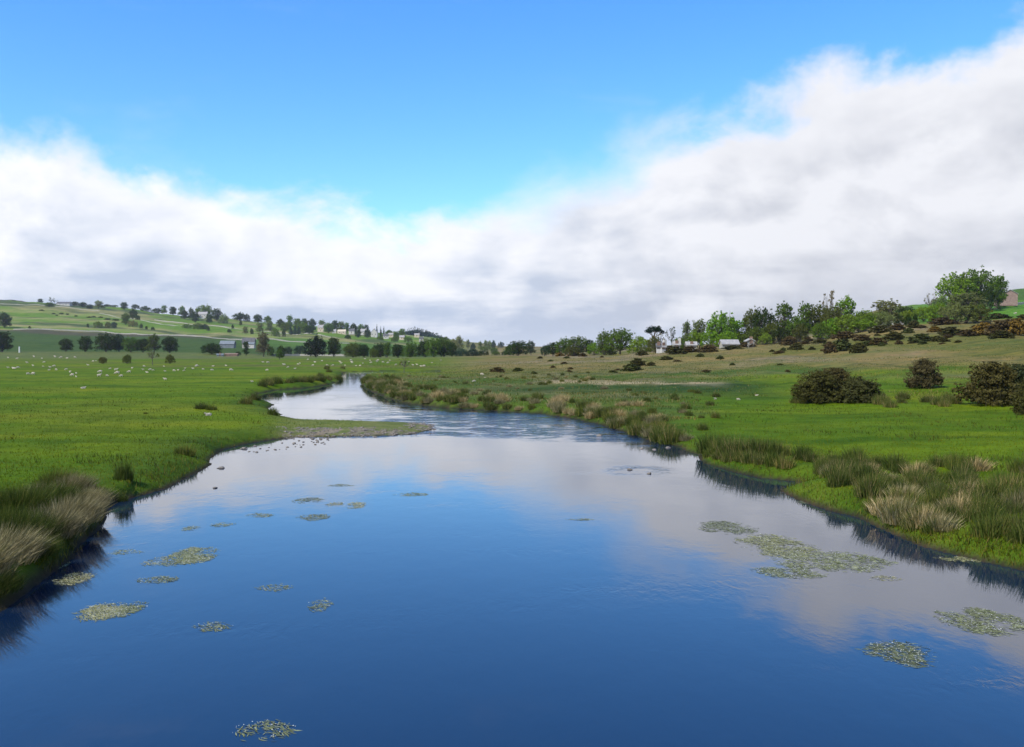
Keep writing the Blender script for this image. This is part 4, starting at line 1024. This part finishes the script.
# ------------------------------------------------------------------ buildings
def box_part(name, parent, c, s, mat):
    x, y, z = c; a, b_, h = s[0] / 2, s[1] / 2, s[2] / 2
    V = np.array([(sx * a + x, sy * b_ + y, sz * h + z) for sz in (-1, 1) for sy in (-1, 1) for sx in (-1, 1)])
    q = [[0, 2, 3, 1], [4, 5, 7, 6], [0, 1, 5, 4], [2, 6, 7, 3], [0, 4, 6, 2], [1, 3, 7, 5]]
    return obj(name, mesh_from(name, V, [np.array(q)], [M[mat]]), parent)
def house(px, D, top, base, wpx, label, wallm='white_wall', roofm='dark_slate', name='cottage', rz=0, depth=None, gable=False, chim=1, win=2, roofshare=.42, cat='house'):
    x = (px - 512) / F * D; z = Hs(x, D)
    if base is not None: z = max(z, CAMZ - (base - HY) * D / F) 
    h = CAMZ - (top - HY) * D / F - z; w = wpx * D / F
    t = thing(name, label, cat, (x, D, z), rz)
    dp = depth or (w * .55 if not gable else w * 1.6)
    a, c = w / 2, dp / 2; e = h * (1 - roofshare)
    if gable:   # ridge runs away from the viewer (local y)
        V = [(-a, -c, -1.5), (a, -c, -1.5), (a, c, -1.5), (-a, c, -1.5), (-a, -c, e), (a, -c, e), (a, c, e), (-a, c, e), (0, -c, h - .1), (0, c, h - .1)]
        me = mesh_from('wall', V, [np.array([[0, 1, 5, 4], [1, 2, 6, 5], [2, 3, 7, 6], [3, 0, 4, 7]]), np.array([[4, 5, 8], [6, 7, 9]])], [M[wallm]])
        o_ = .3; k = (h - e) / a
        V = []
        for s in (-1, 1):
            for y_ in (-c - o_, c + o_): V += [(s * (a + o_), y_, e - o_ * k), (0, y_, h), (0, y_, h + .25), (s * (a + o_), y_, e - o_ * k + .25)]
    else:
        V = [(-a, -c, -1.5), (a, -c, -1.5), (a, c, -1.5), (-a, c, -1.5), (-a, -c, e), (a, -c, e), (a, c, e), (-a, c, e), (-a, 0, h - .1), (a, 0, h - .1)]
        me = mesh_from('wall', V, [np.array([[0, 1, 5, 4], [1, 2, 6, 5], [2, 3, 7, 6], [3, 0, 4, 7]]), np.array([[5, 6, 9], [7, 4, 8]])], [M[wallm]])
        o_ = .3; k = (h - e) / c
        V = []
        for s in (-1, 1):
            for x_ in (-a - o_, a + o_): V += [(x_, s * (c + o_), e - o_ * k), (x_, 0, h), (x_, 0, h + .25), (x_, s * (c + o_), e - o_ * k + .25)]
    obj('wall', me, t)
    Q = []
    for s in (0, 8): Q += [[s, s + 1, s + 5, s + 4], [s + 3, s + 7, s + 6, s + 2], [s, s + 4, s + 7, s + 3], [s, s + 3, s + 2, s + 1], [s + 4, s + 5, s + 6, s + 7]]
    rf = obj('roof', mesh_from('roof', V, [np.array(Q)], [M[roofm]]), t)
    for i in range(chim):
        if gable: box_part('chimney', rf, (0, (-1) ** i * c * .8, h + .4), (.9, .9, 1.6), wallm)
        else: box_part('chimney', rf, ((-1) ** i * a * .85, 0, h + .4), (.9, .9, 1.6), wallm)
    for i in range(win):
        wx = (i + .5) / win * w * .9 - w * .45
        box_part('window', t, (wx, -c - .02, e * .62), (min(1.2, w * .12), .16, min(1.3, e * .4)), 'glass')
    if win: box_part('door', t, (w * .02, -c - .02, 1.05), (.95, .14, 2.1), 'brown_wall')
    return t
house(1005, 470, 290.5, 303, 15, 'reddish stone field barn beside the big hilltop tree', 'pink_stone', 'grey_slate', 'stone_barn', rz=-.05, gable=True, chim=0, win=0, roofshare=.33, cat='barn', depth=9)
house(663, 318, 343.5, 349, 4.5, 'white cottage below the flat-topped pine', rz=.3, roofm='grey_slate')
house(658.5, 308, 344, 348.5, 4, 'small white outbuilding left of the white cottage', chim=0, win=1, name='outbuilding')
house(676.5, 318, 342, 347, 6.5, 'white house with grey roof between the cottage and the arched barn', roofm='grey_slate', rz=-.1)
house(691, 312, 342.3, 348, 10, 'low stone barn with a wide dark opening', 'stone', 'grey_slate', 'barn', chim=0, win=1, cat='barn')
house(729, 306, 340.3, 345.5, 17, 'long low barn with pale grey roof under the bright green tree', 'stone', 'grey_slate', 'barn', chim=0, win=0, roofshare=.7, cat='barn', rz=.12)
house(749.5, 304, 339.2, 343.5, 7, 'small pale shed with stone walls right of the long low barn', 'stone', 'grey_slate', 'shed', chim=0, win=1, cat='shed', gable=True)
house(65, 1880, 302, 306, 13, 'long pale farmhouse on the left skyline', rz=.05)
house(203.5, 1760, 312, 317.5, 9, 'white hill farmhouse in front of the domed grove', roofm='grey_slate')
house(321, 1650, 325, 331, 6, 'yellow house in the trees left of the village', 'cream_wall', 'grey_slate')
house(334.3, 1650, 329.5, 333, 4, 'small pale cottage between the yellow and the ochre house', 'white_wall', 'grey_slate', win=1)
house(342, 1650, 329.7, 334, 8, 'ochre house at the left of the village row', 'cream_wall', 'cream_wall')
house(351.8, 1650, 329, 333.5, 5.5, 'first white village house right of the ochre one', win=1)
house(363.7, 1640, 329, 334, 5.5, 'second white village house with tall front', roofm='grey_slate')
house(374.5, 1620, 329, 337.5, 6.5, 'tall gabled village house below the thin conifers', 'white_wall', 'grey_slate', gable=True, depth=10)
house(386, 1560, 334, 338, 5.5, 'lower white village house beside its round bush')
house(391, 1600, 333, 336.5, 4.5, 'grey-roofed village house behind the lower white one', 'cream_wall', 'grey_slate')
house(402, 1500, 335.5, 339, 5, 'cream cottage midway along the village edge', 'cream_wall', 'grey_slate', win=1)
house(417, 1600, 333.5, 336.5, 5, 'pale house on the slope below the dark wooded hill', 'cream_wall', 'grey_slate', win=1)
house(421.5, 1450, 337, 341, 4.5, 'last white village cottage above the tallest belt trees', win=1)
house(228, 700, 341, 346, 14, 'long farm shed with pale blue-grey roof behind the low wide tree', 'tin', 'tin', 'farm_shed', chim=0, win=0, roofshare=.6, cat='shed')
house(249, 680, 338, 346, 12, 'dark-roofed farm barn under the tall airy tree', 'stone', 'dark_slate', 'barn', chim=0, win=1, cat='barn', roofshare=.55)
house(251.5, 660, 342.5, 346, 6, 'small white lean-to in front of the dark-roofed barn', 'white_wall', 'tin', 'lean_to', chim=0, win=0, cat='shed')
house(232, 600, 353.6, 358.5, 12, 'low brown hut at the edge of the sheep meadow', 'brown_wall', 'brown_wall', 'hut', chim=0, win=0, roofshare=.3, cat='hut')
house(220.5, 598, 354, 358.3, 6.5, 'pale trailer-like shed attached left of the brown hut', 'tin', 'tin', 'shed', chim=0, win=1, roofshare=.3, cat='shed')
# pole
def pole(px, base, top, r, label, name='white_pole'):
    x, y, z = onray(px, base, 150, 900); h = (base - top) * y / F
    t = thing(name, label, 'pole', (x, y, z))
    v, q = tube([(0, 0, -.3), (0, 0, h * .5), (0, 0, h)], [r, r * .9, r * .8], 8); obj('shaft', mesh_from('shaft', v, [q], [M['white_paint']], True), t)
    v, q = tube([(0, 0, h), (0, 0, h + .12), (0, 0, h + .2)], [r * 1.2, r * 1.2, r * .2], 8); obj('cap', mesh_from('cap', v, [q], [M['white_paint']], True), t)
pole(847.3, 330.5, 320, .22, 'white pole in front of the broad bright bush on the right hillside')
pole(19.5, 352.5, 347, .45, 'short white post beside the dark tree at the left edge of the meadow')

# ------------------------------------------------------------------ sheep
def sheep_mesh(name, pose):
    me = bpy.data.meshes.new(name + '_rig')
    V, E, Rr = [], [], []
    def add(p, r, par=None):
        V.append(p); Rr.append(r)
        if par is not None: E.append((par, len(V) - 1))
        return len(V) - 1
    up = pose != 'lying'; z = .55 if up else .27
    m0 = add((0, 0, z), (.23, .22))
    ru = add((0, -.3, z + .01), (.22, .21), m0); ta = add((0, -.5, z + .02), (.1, .11), ru); tl = add((0, -.56, z - .13), (.035, .035), ta)
    sh = add((0, .28, z + .01), (.2, .21), m0)
    if pose == 'graze':
        nk = add((0, .48, z - .08), (.12, .12), sh); hd = add((0, .62, z - .27), (.09, .1), nk); mz = add((0, .7, z - .42), (.05, .05), hd)
    elif up:
        nk = add((0, .47, z + .17), (.11, .11), sh); hd = add((0, .58, z + .3), (.09, .1), nk); mz = add((0, .76, z + .24), (.05, .05), hd)
    else:
        nk = add((0, .44, z + .14), (.11, .11), sh); hd = add((0, .54, z + .25), (.09, .1), nk); mz = add((0, .71, z + .19), (.05, .05), hd)
    for s in (-1, 1):
        add((s * .14, V[hd][1] - .03, V[hd][2] + .04), (.02, .03), hd)
    for s in (-1, 1):
        if up:
            k = add((s * .12, .26, .3), (.06, .06), sh); k = add((s * .12, .27, .15), (.035, .035), k); add((s * .12, .28, .02), (.04, .04), k)
            k = add((s * .13, -.33, .32), (.08, .08), ru); k = add((s * .13, -.4, .18), (.035, .035), k); add((s * .13, -.36, .02), (.04, .04), k)
        else:
            k = add((s * .16, .3, .08), (.06, .05), sh); add((s * .14, .5, .05), (.04, .04), k)
            k = add((s * .2, -.3, .1), (.09, .07), ru); add((s * .22, -.1, .05), (.04, .04), k)
    me.from_pydata(V, E, []); o = link(bpy.data.objects.new('rig', me))
    md = o.modifiers.new('s', 'SKIN')
    for i, r in enumerate(Rr): me.skin_vertices[0].data[i].radius = r
    me.skin_vertices[0].data[0].use_root = True
    s2 = o.modifiers.new('d', 'SUBSURF'); s2.levels = 2; s2.render_levels = 2
    bpy.context.view_layer.update()
    dg = bpy.context.evaluated_depsgraph_get()
    out = bpy.data.meshes.new_from_object(o.evaluated_get(dg)); out.name = name
    bpy.data.objects.remove(o)
    out.materials.clear(); out.materials.append(M['wool']); out.materials.append(M['face'])
    hy = V[hd][1]
    for p in out.polygons:
        c = p.center; p.use_smooth = True
        if c.y > hy - .03 or (up and c.z < .27): p.material_index = 1
    return out
SH = {k: sheep_mesh('sheep', k) for k in ('graze', 'stand', 'lying')}
def sheep(px, py, wpx, group, zone, pose=None):
    x, y, z = onray(px, py, 60, 900)
    pose = pose or random.choice(['graze', 'graze', 'stand', 'lying'])
    o = obj('sheep', SH[pose], loc=(x, y, z)); s = max(wpx * .68 * y / F / 1.25, .28); s = min(s, 1.6)
    o.scale = (s, s, s); o.rotation_euler[2] = random.choice([-1, 1]) * math.pi / 2 + random.uniform(-.7, .7)
    w = {'graze': 'grazing', 'stand': 'standing', 'lying': 'lying'}[pose]
    tag(o, zone.replace('*', w), 'sheep', group)
GS = 'flock of sheep in the left meadow'
near = [(83, 389, 8, 'lying', 'white sheep lying nearest the camera in the open left meadow'), (208, 416, 11, 'lying', 'pale sheep lying near the paired rush clumps by the river'), (165, 380.5, 6, 'stand', 'white sheep standing apart right of the main flock'), (121, 377, 6, 'graze', 'yellowish lamb-sized sheep at the front right of the main flock'),
        (252, 382, 5, 'lying', 'white sheep lying at the bank of the upper pool'), (474, 382.5, 6, 'graze', 'sheep on the right bank nearer the water'), (482, 375.5, 6, 'graze', 'sheep on the right bank further from the water'), (485, 378, 3, 'lying', 'small lamb beside the two sheep on the right bank'),
        (912, 324, 7, 'graze', 'sheep at the pasture corner behind dark gorse'), (1015, 314.5, 5, 'graze', 'sheep on the green pasture below the barn at the right edge'), (715.5, 399.5, 3.5, 'lying', 'white sheep lying on the flat grass below the pale grass band'), (738.5, 400.5, 4.5, 'graze', 'brownish-white sheep grazing left of the big gorse pair'), (757, 396, 3.5, 'lying', 'white sheep closest to the big gorse pair'),
        (157, 329.5, 6, 'stand', 'pale sheep by the long wall on the left hillside')]
for px, py, w, pose, lab in near: sheep(px, py, w, GS if px < 300 else 'sheep on the right bank and hillside', lab, pose)
L1 = [(99, 377, 7), (100, 373, 7), (117, 374.5, 8), (116, 371, 6), (110, 369.5, 4), (129, 373, 6), (132, 369, 4), (72, 376.5, 7), (76, 377.5, 4), (70, 373, 5), (76, 374, 4), (66, 370.5, 5), (56, 370.5, 5), (49, 371, 4), (50, 368, 4), (54, 367, 5), (33, 375, 7), (28, 375, 6), (14, 369, 7), (18, 368.5, 5), (8, 368.5, 4), (33, 366.5, 4), (43, 367, 3), (27, 363.5, 4), (44, 363, 4), (88, 366, 4), (93, 362, 4), (96, 361.5, 3), (107, 376.5, 5),
      (143, 370.5, 4), (147, 373, 5), (150, 370.5, 5), (153, 371, 4), (144, 367, 4), (165, 371.5, 4), (174, 371.5, 5), (178, 371, 4), (184, 371.5, 4), (193, 369.5, 4), (196, 367, 4), (164, 367, 3), (203, 370, 4), (212, 371, 5), (193, 369, 3), (197, 366.5, 5), (231, 371, 6), (213, 366.5, 4), (226, 366, 4), (185, 369, 3), (267, 371, 5), (288, 368, 4), (295, 369, 4),
      (8, 358.5, 4), (17, 359.5, 4), (34, 357.5, 4), (55, 357.5, 4), (61, 358.5, 5), (67, 358.5, 4), (75, 358, 4), (42, 359, 3), (268, 363.5, 5), (263, 362.5, 4), (284, 365, 5), (298, 365, 4), (300, 364, 3), (315, 362.5, 4), (313, 366, 4), (327, 366, 4), (333, 366, 4), (341, 364, 4), (345, 366, 3), (352, 363.5, 5), (360, 366, 4), (363, 364, 3), (371, 363.5, 4), (377, 362.5, 4), (383, 363, 4), (388, 363.5, 4), (396, 365.5, 4), (402, 365, 4), (413, 366, 4), (417, 365, 4), (421, 366.5, 4), (424, 367, 5), (378, 361, 4), (390, 361, 3), (370, 361, 3), (409, 362.5, 3), (351, 361, 4), (340, 362, 4), (356, 366, 3), (308, 360, 3), (322, 361, 3), (365, 359.5, 3), (432, 363, 3), (441, 361, 3)]
for px, py, w in L1:
    zone = ('white sheep * in the main flock on the left meadow' if (px < 240 and py > 360) else 'distant white sheep * along the far rough edge of the left meadow' if px < 240 else 'white sheep * in the scattered flock beyond the upper pool')
    sheep(px, py, w, GS, zone)

# ------------------------------------------------------------------ water weed
def weed(px, py, wpx, hpx, dens, label, flowers=.16, tilt=0.0):
    X0, Y0 = W0(px, py); hw = wpx * .56 * Y0 / F; hd = hpx * .56 * Y0 * Y0 / (CAMZ * F)
    n = int(1350 * dens ** 1.4 * hw * hd * (30 / max(Y0, 20)) ** 1.0) + 50
    n = min(int(n * 1.25), 12000)
    a = rs.rand(n * 3) * 2 * np.pi; r = np.sqrt(rs.rand(n * 3))
    x = r * np.cos(a); y = r * np.sin(a)
    m = fbm((x * hw) * 2.0 + X0, (y * hd) * 1.2 + Y0, 5, 41) + .12 * (1 - r ** 3) + rs.randn(len(r)) * .13 - .22 * sstep(.6, 1, r)
    keep = m > np.percentile(m, 60); x, y = x[keep][:n], y[keep][:n]; n = len(x)
    xx = x * hw + y * hd * tilt; yy = y * hd
    s = .012 * (.6 + rs.rand(n)) * max(1, Y0 / 36)
    kind = rs.rand(n) < flowers
    zz = np.where(kind, .012, .004) + rs.rand(n) * .006
    ang = np.where(kind, rs.rand(n) * 6.28, 2.5 + rs.randn(n) * .55); ln = np.where(kind, .8, 4.5)
    ux = np.stack([np.cos(ang) * s * ln, np.sin(ang) * s * ln, rs.randn(n) * s * .05], 1); wx = np.stack([-np.sin(ang) * s * .6, np.cos(ang) * s * .6, rs.randn(n) * s * .1], 1)
    p = np.stack([xx, yy, zz], 1)
    v = np.stack([p - ux, p - wx, p + ux, p + wx], 1); v[:, :, 2] = np.maximum(v[:, :, 2], .004)
    o = thing('water_weed', label, 'water weed', (X0, Y0, 0), 0, 'mats of flowering water weed')
    for nm, sel, mt in (('leaves', ~kind, 'weed'), ('flowers', kind, 'petal')):
        if sel.sum() < 3: continue
        vv = v[sel].reshape(-1, 3); k = int(sel.sum())
        obj(nm, mesh_from(nm, vv, [np.arange(k)[:, None] * 4 + np.array([[0, 1, 2, 3]])], [M[mt]], False, {'rnd': ('FLOAT', np.repeat(rs.rand(k), 4))}), o)['kind'] = 'stuff'
for a in [
 (728, 528, 56, 13, 1.0, 'flowering weed mat at the upstream tip of the large right-hand group'),
 (778, 548, 74, 26, 1.0, 'dense flowering weed mat forming the head of the large right-hand group'),
 (835, 562, 116, 20, .9, 'long flowering weed streamer of the large right-hand group'),
 (790, 574, 70, 12, .9, 'lower weed streamer beneath the large right-hand group'),
 (890, 580, 40, 7, .25, 'faint end of weed trailing from the large right-hand group'),
 (987, 623, 80, 28, .9, 'speckled weed mat cut by the right edge of the picture'),
 (902, 655, 72, 26, .8, 'oval speckled weed mat, nearest on the right-hand side'),
 (186, 557, 56, 18, 1.3, 'brightest yellow-green weed mat in the left half of the river'),
 (154, 562, 28, 10, .4, 'faint weed joined to the left of the brightest mat'),
 (155, 581, 38, 8, .7, 'narrow weed streak below the brightest left mat'),
 (100, 612, 46, 22, 1.0, 'left lobe of the paired mats below the tussock bank'),
 (128, 609, 30, 18, 1.0, 'right lobe of the paired mats below the tussock bank'),
 (72, 580, 40, 14, .8, 'weed mat lying just off the reflected tussocks'),
 (55, 566, 24, 10, .7, 'weed in the dark reflection of the tussocks'),
 (125, 553, 32, 6, .4, 'faint weed streak between tussock bank and brightest mat'),
 (211, 628, 42, 11, .4, 'faint weed below the middle of the left river half'),
 (272, 589, 34, 9, .35, 'very faint weed alone right of the brightest mat'),
 (318, 607, 24, 15, .35, 'small faint weed furthest into mid river'),
 (262, 735, 62, 22, .45, 'sunken weed at the bottom edge of the picture'),
 (190, 529, 18, 6, .5, 'tiny weed tuft left in the row of three small ones'),
 (222, 525, 22, 5, .6, 'tiny weed tuft middle in the row of three small ones'),
 (257, 516, 28, 5, .7, 'tiny weed tuft right in the row of three small ones'),
 (308, 501, 30, 6, .8, 'small weed mat upper left of the midstream four'),
 (314, 518, 34, 7, .9, 'small weed mat lowest of the midstream four'),
 (333, 505, 18, 5, .6, 'small weed mat between two others of the midstream four'),
 (353, 506, 24, 7, .8, 'small weed mat rightmost of the midstream four'),
 (340, 486, 26, 3, .6, 'thin dark weed line above the midstream four'),
 (410, 495, 34, 4, .7, 'thin weed line in the middle of the river below the bright cloud reflection'),
 (580, 520, 26, 2.5, .5, 'single thin weed streak in the middle of the open water'),
 (813, 503, 26, 5, .7, 'weed strip touching the grassy point beside the inlet'),
 (968, 560, 60, 6, .8, 'pale weed line along the waterline under the rush bed')]:
    weed(*a)

# ------------------------------------------------------------------ stones
def rock_mesh(name, seed):
    import bmesh
    bm = bmesh.new(); bmesh.ops.create_icosphere(bm, subdivisions=2, radius=1)
    r = np.random.RandomState(seed); dirs = r.randn(7, 3)
    for v in bm.verts:
        d = Vector(v.co); k = 1 + sum(.12 * math.sin(2.2 * d.dot(Vector(x_)) + i) for i, x_ in enumerate(dirs)); v.co = (d.x * k * 1.2, d.y * k, d.z * k * .6)
    me = bpy.data.meshes.new(name); bm.to_mesh(me); bm.free(); me.materials.append(M['pebble']); return me
RK = [rock_mesh('stone', i) for i in range(5)]
def stone(px, py, wpx, label, grp='stones standing out of the shallow water'):
    x, y = W0(px, py); s = wpx * y / F / 2.2
    o = obj('stone', random.choice(RK), loc=(x, y, s * .12)); o.scale = (s, s * .9, s * .8); o.rotation_euler[2] = random.random() * 6
    tag(o, label, 'stone', grp)
stone(213.5, 488.5, 5, 'lone dark stone nearest the camera off the left bank')
stone(221, 468.5, 7, 'flat dark stone in the bay above the lone nearest one')
stone(244, 449, 7, 'dark stone at the upper edge of the shingle bay')
for i in range(46):
    px = rs.uniform(232, 330); py = np.interp(px, [232, 330], [452, 440]) + rs.uniform(-3, 4)
    stone(px, py, rs.uniform(1.5, 4), 'small dark stone in the shallows below the shingle', 'stones in the shallows below the shingle')
for i, (px, py) in enumerate([(600, 436), (642, 449), (655, 450), (630, 470), (650, 474), (668, 448)]):
    stone(px, py, 4 + 2 * rs.rand(), ['stone breaking the riffle below the fringe', 'low stone near the clump where the fringe ends', 'second low stone near the clump where the fringe ends', 'stone in the small ripple patch of mid river', 'lower stone in the small ripple patch of mid river', 'stone at the foot of the reddish-tipped rush clump'][i])
# shingle
n = 4200
px = rs.uniform(228, 440, n); D_ = rs.uniform(60.5, 78, n); x = (px - 512) / F * D_; sd = river_sd(x, D_)
gm = gravel_mask(x, D_); ok = (sd > -1.2 * rs.rand(n) ** 2) & (gm > .25) & ((fbm(x * 1.1, D_ * 1.6, 3, 77) < .55) | (rs.rand(n) < .25)) ; x, D_, sd = x[ok], D_[ok], sd[ok]
z = np.maximum(H(x, D_, sd), -.01); n = len(x)
s = .03 + .09 * rs.rand(n) ** 2.5
oc = np.array([(1, 0, 0), (0, 1, 0), (-1, 0, 0), (0, -1, 0), (.6, .6, .6), (-.6, .6, .6), (-.6, -.6, .6), (.6, -.6, .6)])
ang = rs.rand(n) * 6.28; ca, sa = np.cos(ang), np.sin(ang)
ocx = oc[None, :, 0] * ca[:, None] - oc[None, :, 1] * sa[:, None]; ocy = oc[None, :, 0] * sa[:, None] + oc[None, :, 1] * ca[:, None]
V = np.stack([x[:, None] + ocx * s[:, None] * 1.3, D_[:, None] + ocy * s[:, None], z[:, None] + oc[None, :, 2] * s[:, None] * .9 - .005], -1).reshape(-1, 3)
fq = np.array([[4, 5, 6, 7]]); ft = np.array([[0, 1, 4], [1, 5, 4], [1, 2, 5], [2, 6, 5], [2, 3, 6], [3, 7, 6], [3, 0, 7], [0, 4, 7]])
k = (np.arange(n) * 8)[:, None, None]
o = obj('shingle_gravel', mesh_from('shingle_gravel', V, [(k + fq[None]).reshape(-1, 4), (k + ft[None]).reshape(-1, 3)], [M['pebble']]))
tag(o, 'loose grey shingle along the low bar in the river', 'gravel', kind='stuff')

# ------------------------------------------------------------------ sky, sun, camera
SUN_EL, SUN_ROT = math.radians(46), math.radians(232)
STR = .1
w = bpy.data.worlds.new('World'); scene.world = w; w.use_nodes = True
nt = w.node_tree; nt.nodes.clear(); b = NB(nt)
sky = b.n('ShaderNodeTexSky', sky_type='NISHITA'); sky.sun_disc = False; sky.sun_elevation = SUN_EL; sky.sun_rotation = SUN_ROT
sky.altitude = 200; sky.air_density = 1.0; sky.dust_density = .1; sky.ozone_density = 2.0
tc = b.n('ShaderNodeTexCoord'); V = tc.outputs['Generated']
sp = b.n('ShaderNodeSeparateXYZ'); b.put(sp.inputs[0], V)
xs_, ys_, zs_ = sp.outputs
hor = b.math('SQRT', b.math('ADD', b.math('MULTIPLY', xs_, xs_), b.math('MULTIPLY', ys_, ys_)))
el = b.math('DIVIDE', zs_, b.math('MAXIMUM', hor, .02))
az = b.math('ARCTAN2', xs_, ys_)
# height of the cloud bank by compass direction
fc = b.n('ShaderNodeFloatCurve'); cu = fc.mapping.curves[0]
azn = b.maprange(az, -math.pi, math.pi, 0, 1, False)
pts = [(-math.pi, .3), (-2, .3), (-1.1, .28)] + [(math.atan((p - 512) / 1000), (350 - y) / 1000 * math.cos(math.atan((p - 512) / 1000))) for p, y in
       [(-250, 140), (-60, 118), (40, 125), (120, 165), (220, 200), (320, 213), (400, 225), (450, 220), (540, 205), (620, 165), (700, 125), (800, 95), (900, 70), (1024, 35), (1200, 0)]] + [(1.1, .36), (2, .32), (math.pi, .3)]
pts = [((a + math.pi) / (2 * math.pi), y) for a, y in pts]
cu.points[0].location = pts[0]; cu.points[1].location = pts[-1]
for p_ in pts[1:-1]: cu.points.new(*p_)
fc.mapping.update()
b.put(fc.inputs['Value'], azn); B_ = fc.outputs[0]
cv = b.mapping(V, (1, 1, 1.5))
f1 = b.noise(cv, 5.0, 8, .58, .25); f2 = b.noise(b.mapping(V, (1, 1, 2.6), (3, 1, 2)), 3.6, 7, .55, .3); f3 = b.noise(b.mapping(V, (1, 1, 6), (7, 2, 5)), 4.0, 6, .55)
f4 = b.noise(b.mapping(V, (1, 1, 1.3), (5, 5, 5)), 11.0, 6, .6, .4)
edge = b.math('ADD', b.math('SUBTRACT', B_, el), b.math('MULTIPLY', b.math('SUBTRACT', f1, .5), .17))
edge = b.math('ADD', edge, b.math('MULTIPLY', b.math('SUBTRACT', f4, .5), .05))
soft = b.maprange(b.math('ABSOLUTE', b.math('SUBTRACT', az, .07)), .02, .14, .055, .02)
mask = b.maprange(edge, b.math('MULTIPLY', soft, -1.0), soft)
# thin veil high up
veil = b.math('MULTIPLY', b.maprange(f2, .58, .78), .18)
mask = b.math('MAXIMUM', mask, veil)
# thinner patches inside the bank let some blue through, mostly near its middle rim
hole = b.math('MULTIPLY', b.maprange(f2, .66, .78), b.maprange(edge, .12, .04))
mask = b.math('SUBTRACT', mask, b.math('MULTIPLY', hole, .75), clamp=True)
# shading
grey = b.math('MULTIPLY', b.maprange(f2, .42, .64), .42)
grey = b.math('ADD', grey, b.math('MULTIPLY', b.maprange(f4, .5, .68), .22))
grey = b.math('ADD', grey, b.math('MULTIPLY', b.maprange(f3, .42, .62), b.maprange(el, .13, .03, 0, .8)))
right = b.maprange(az, -.12, .3)
grey = b.math('ADD', grey, b.math('MULTIPLY', right, .12))
under = b.math('MULTIPLY', b.maprange(el, .018, .04), b.maprange(el, .12, .05))
grey = b.math('ADD', grey, b.math('MULTIPLY', under, b.maprange(az, .35, -.1, .1, .36)), clamp=True)
# billow relief: brighter where the cloud thickens away from the sun
def billow(off): return b.noise(b.mapping(V, (1, 1, 1.6), off), 8.5, 7, .52, .3)
rel = b.math('SUBTRACT', billow((0, 0, 0)), billow((.018, 0, -.03)))
grey = b.math('ADD', grey, b.math('MULTIPLY', rel, -2.8))
grey = b.math('MULTIPLY', grey, b.maprange(edge, .0, .10, .35, 1.0), clamp=True)
S = 1 / STR
bright = b.mix(right, (.85 * S, .86 * S, .90 * S), (.74 * S, .75 * S, .79 * S))
dark = b.mix(right, (.48 * S, .55 * S, .68 * S), (.49 * S, .51 * S, .57 * S))
cloud = b.mix(grey, bright, dark)
horizon = b.maprange(el, .03, .005, 0, .6)
cloud = b.mix(horizon, cloud, (.62 * S, .67 * S, .76 * S))
hs = b.n('ShaderNodeHueSaturation'); b.put(hs.inputs['Color'], sky.outputs[0]); hs.inputs['Saturation'].default_value = 1.28; hs.inputs['Value'].default_value = 1.42
skc = b.mix(1.0, hs.outputs[0], (.9, 1.16, 1.42), 'MULTIPLY')
fin = b.mix(mask, skc, cloud)
bg = b.n('ShaderNodeBackground'); b.put(bg.inputs['Color'], fin); bg.inputs['Strength'].default_value = STR
wo = b.n('ShaderNodeOutputWorld'); nt.links.new(bg.outputs[0], wo.inputs['Surface'])

sl = bpy.data.lights.new('sun', 'SUN'); sl.energy = 4.3; sl.angle = math.radians(.5); sl.color = (1, .94, .82)
so = link(bpy.data.objects.new('sun', sl))
sd_ = Vector((math.sin(SUN_ROT) * math.cos(SUN_EL), math.cos(SUN_ROT) * math.cos(SUN_EL), math.sin(SUN_EL)))
so.rotation_euler = sd_.to_track_quat('Z', 'Y').to_euler(); so.location = sd_ * 50 + Vector((0, 0, 30))

cam = bpy.data.cameras.new('camera'); cam.sensor_width = 36; cam.lens = 36 * F / 1024
cam.clip_end = 20000; cam.clip_start = .1
co = link(bpy.data.objects.new('camera', cam)); co.location = (0, 0, CAMZ)
co.rotation_euler = (math.radians(90) - math.atan((373.5 - HY) / F), 0, 0)
scene.camera = co
scene.view_settings.view_transform = 'Standard'; scene.view_settings.look = 'None'; scene.view_settings.exposure = .3; scene.view_settings.gamma = 1

# ------------------------------------------------------------------ valley haze
m, nt = new_mat('valley_haze'); b = NB(nt)
pv = b.n('ShaderNodeVolumePrincipled'); pv.inputs['Color'].default_value = (.86, .92, 1, 1); pv.inputs['Density'].default_value = .00005; pv.inputs['Anisotropy'].default_value = .2
mo = b.n('ShaderNodeOutputMaterial'); nt.links.new(pv.outputs[0], mo.inputs['Volume'])
zlo = float(Z.min()) - 1.2; zhi = float(Z.max()) + 40
hx, hy0, hy1 = float(np.abs(xf).max()) + 5, -90, float(yf.max()) + 5
hv = [(sx * hx, yy, zz) for zz in (zlo, zhi) for yy in (hy0, hy1) for sx in (-1, 1)]
hz = obj('haze', mesh_from('haze', hv, [np.array([[0, 2, 3, 1], [4, 5, 7, 6], [0, 1, 5, 4], [2, 6, 7, 3], [0, 4, 6, 2], [1, 3, 7, 5]])], [m]))
tag(hz, 'thin pale haze filling the valley towards the far hills', 'haze', kind='stuff')
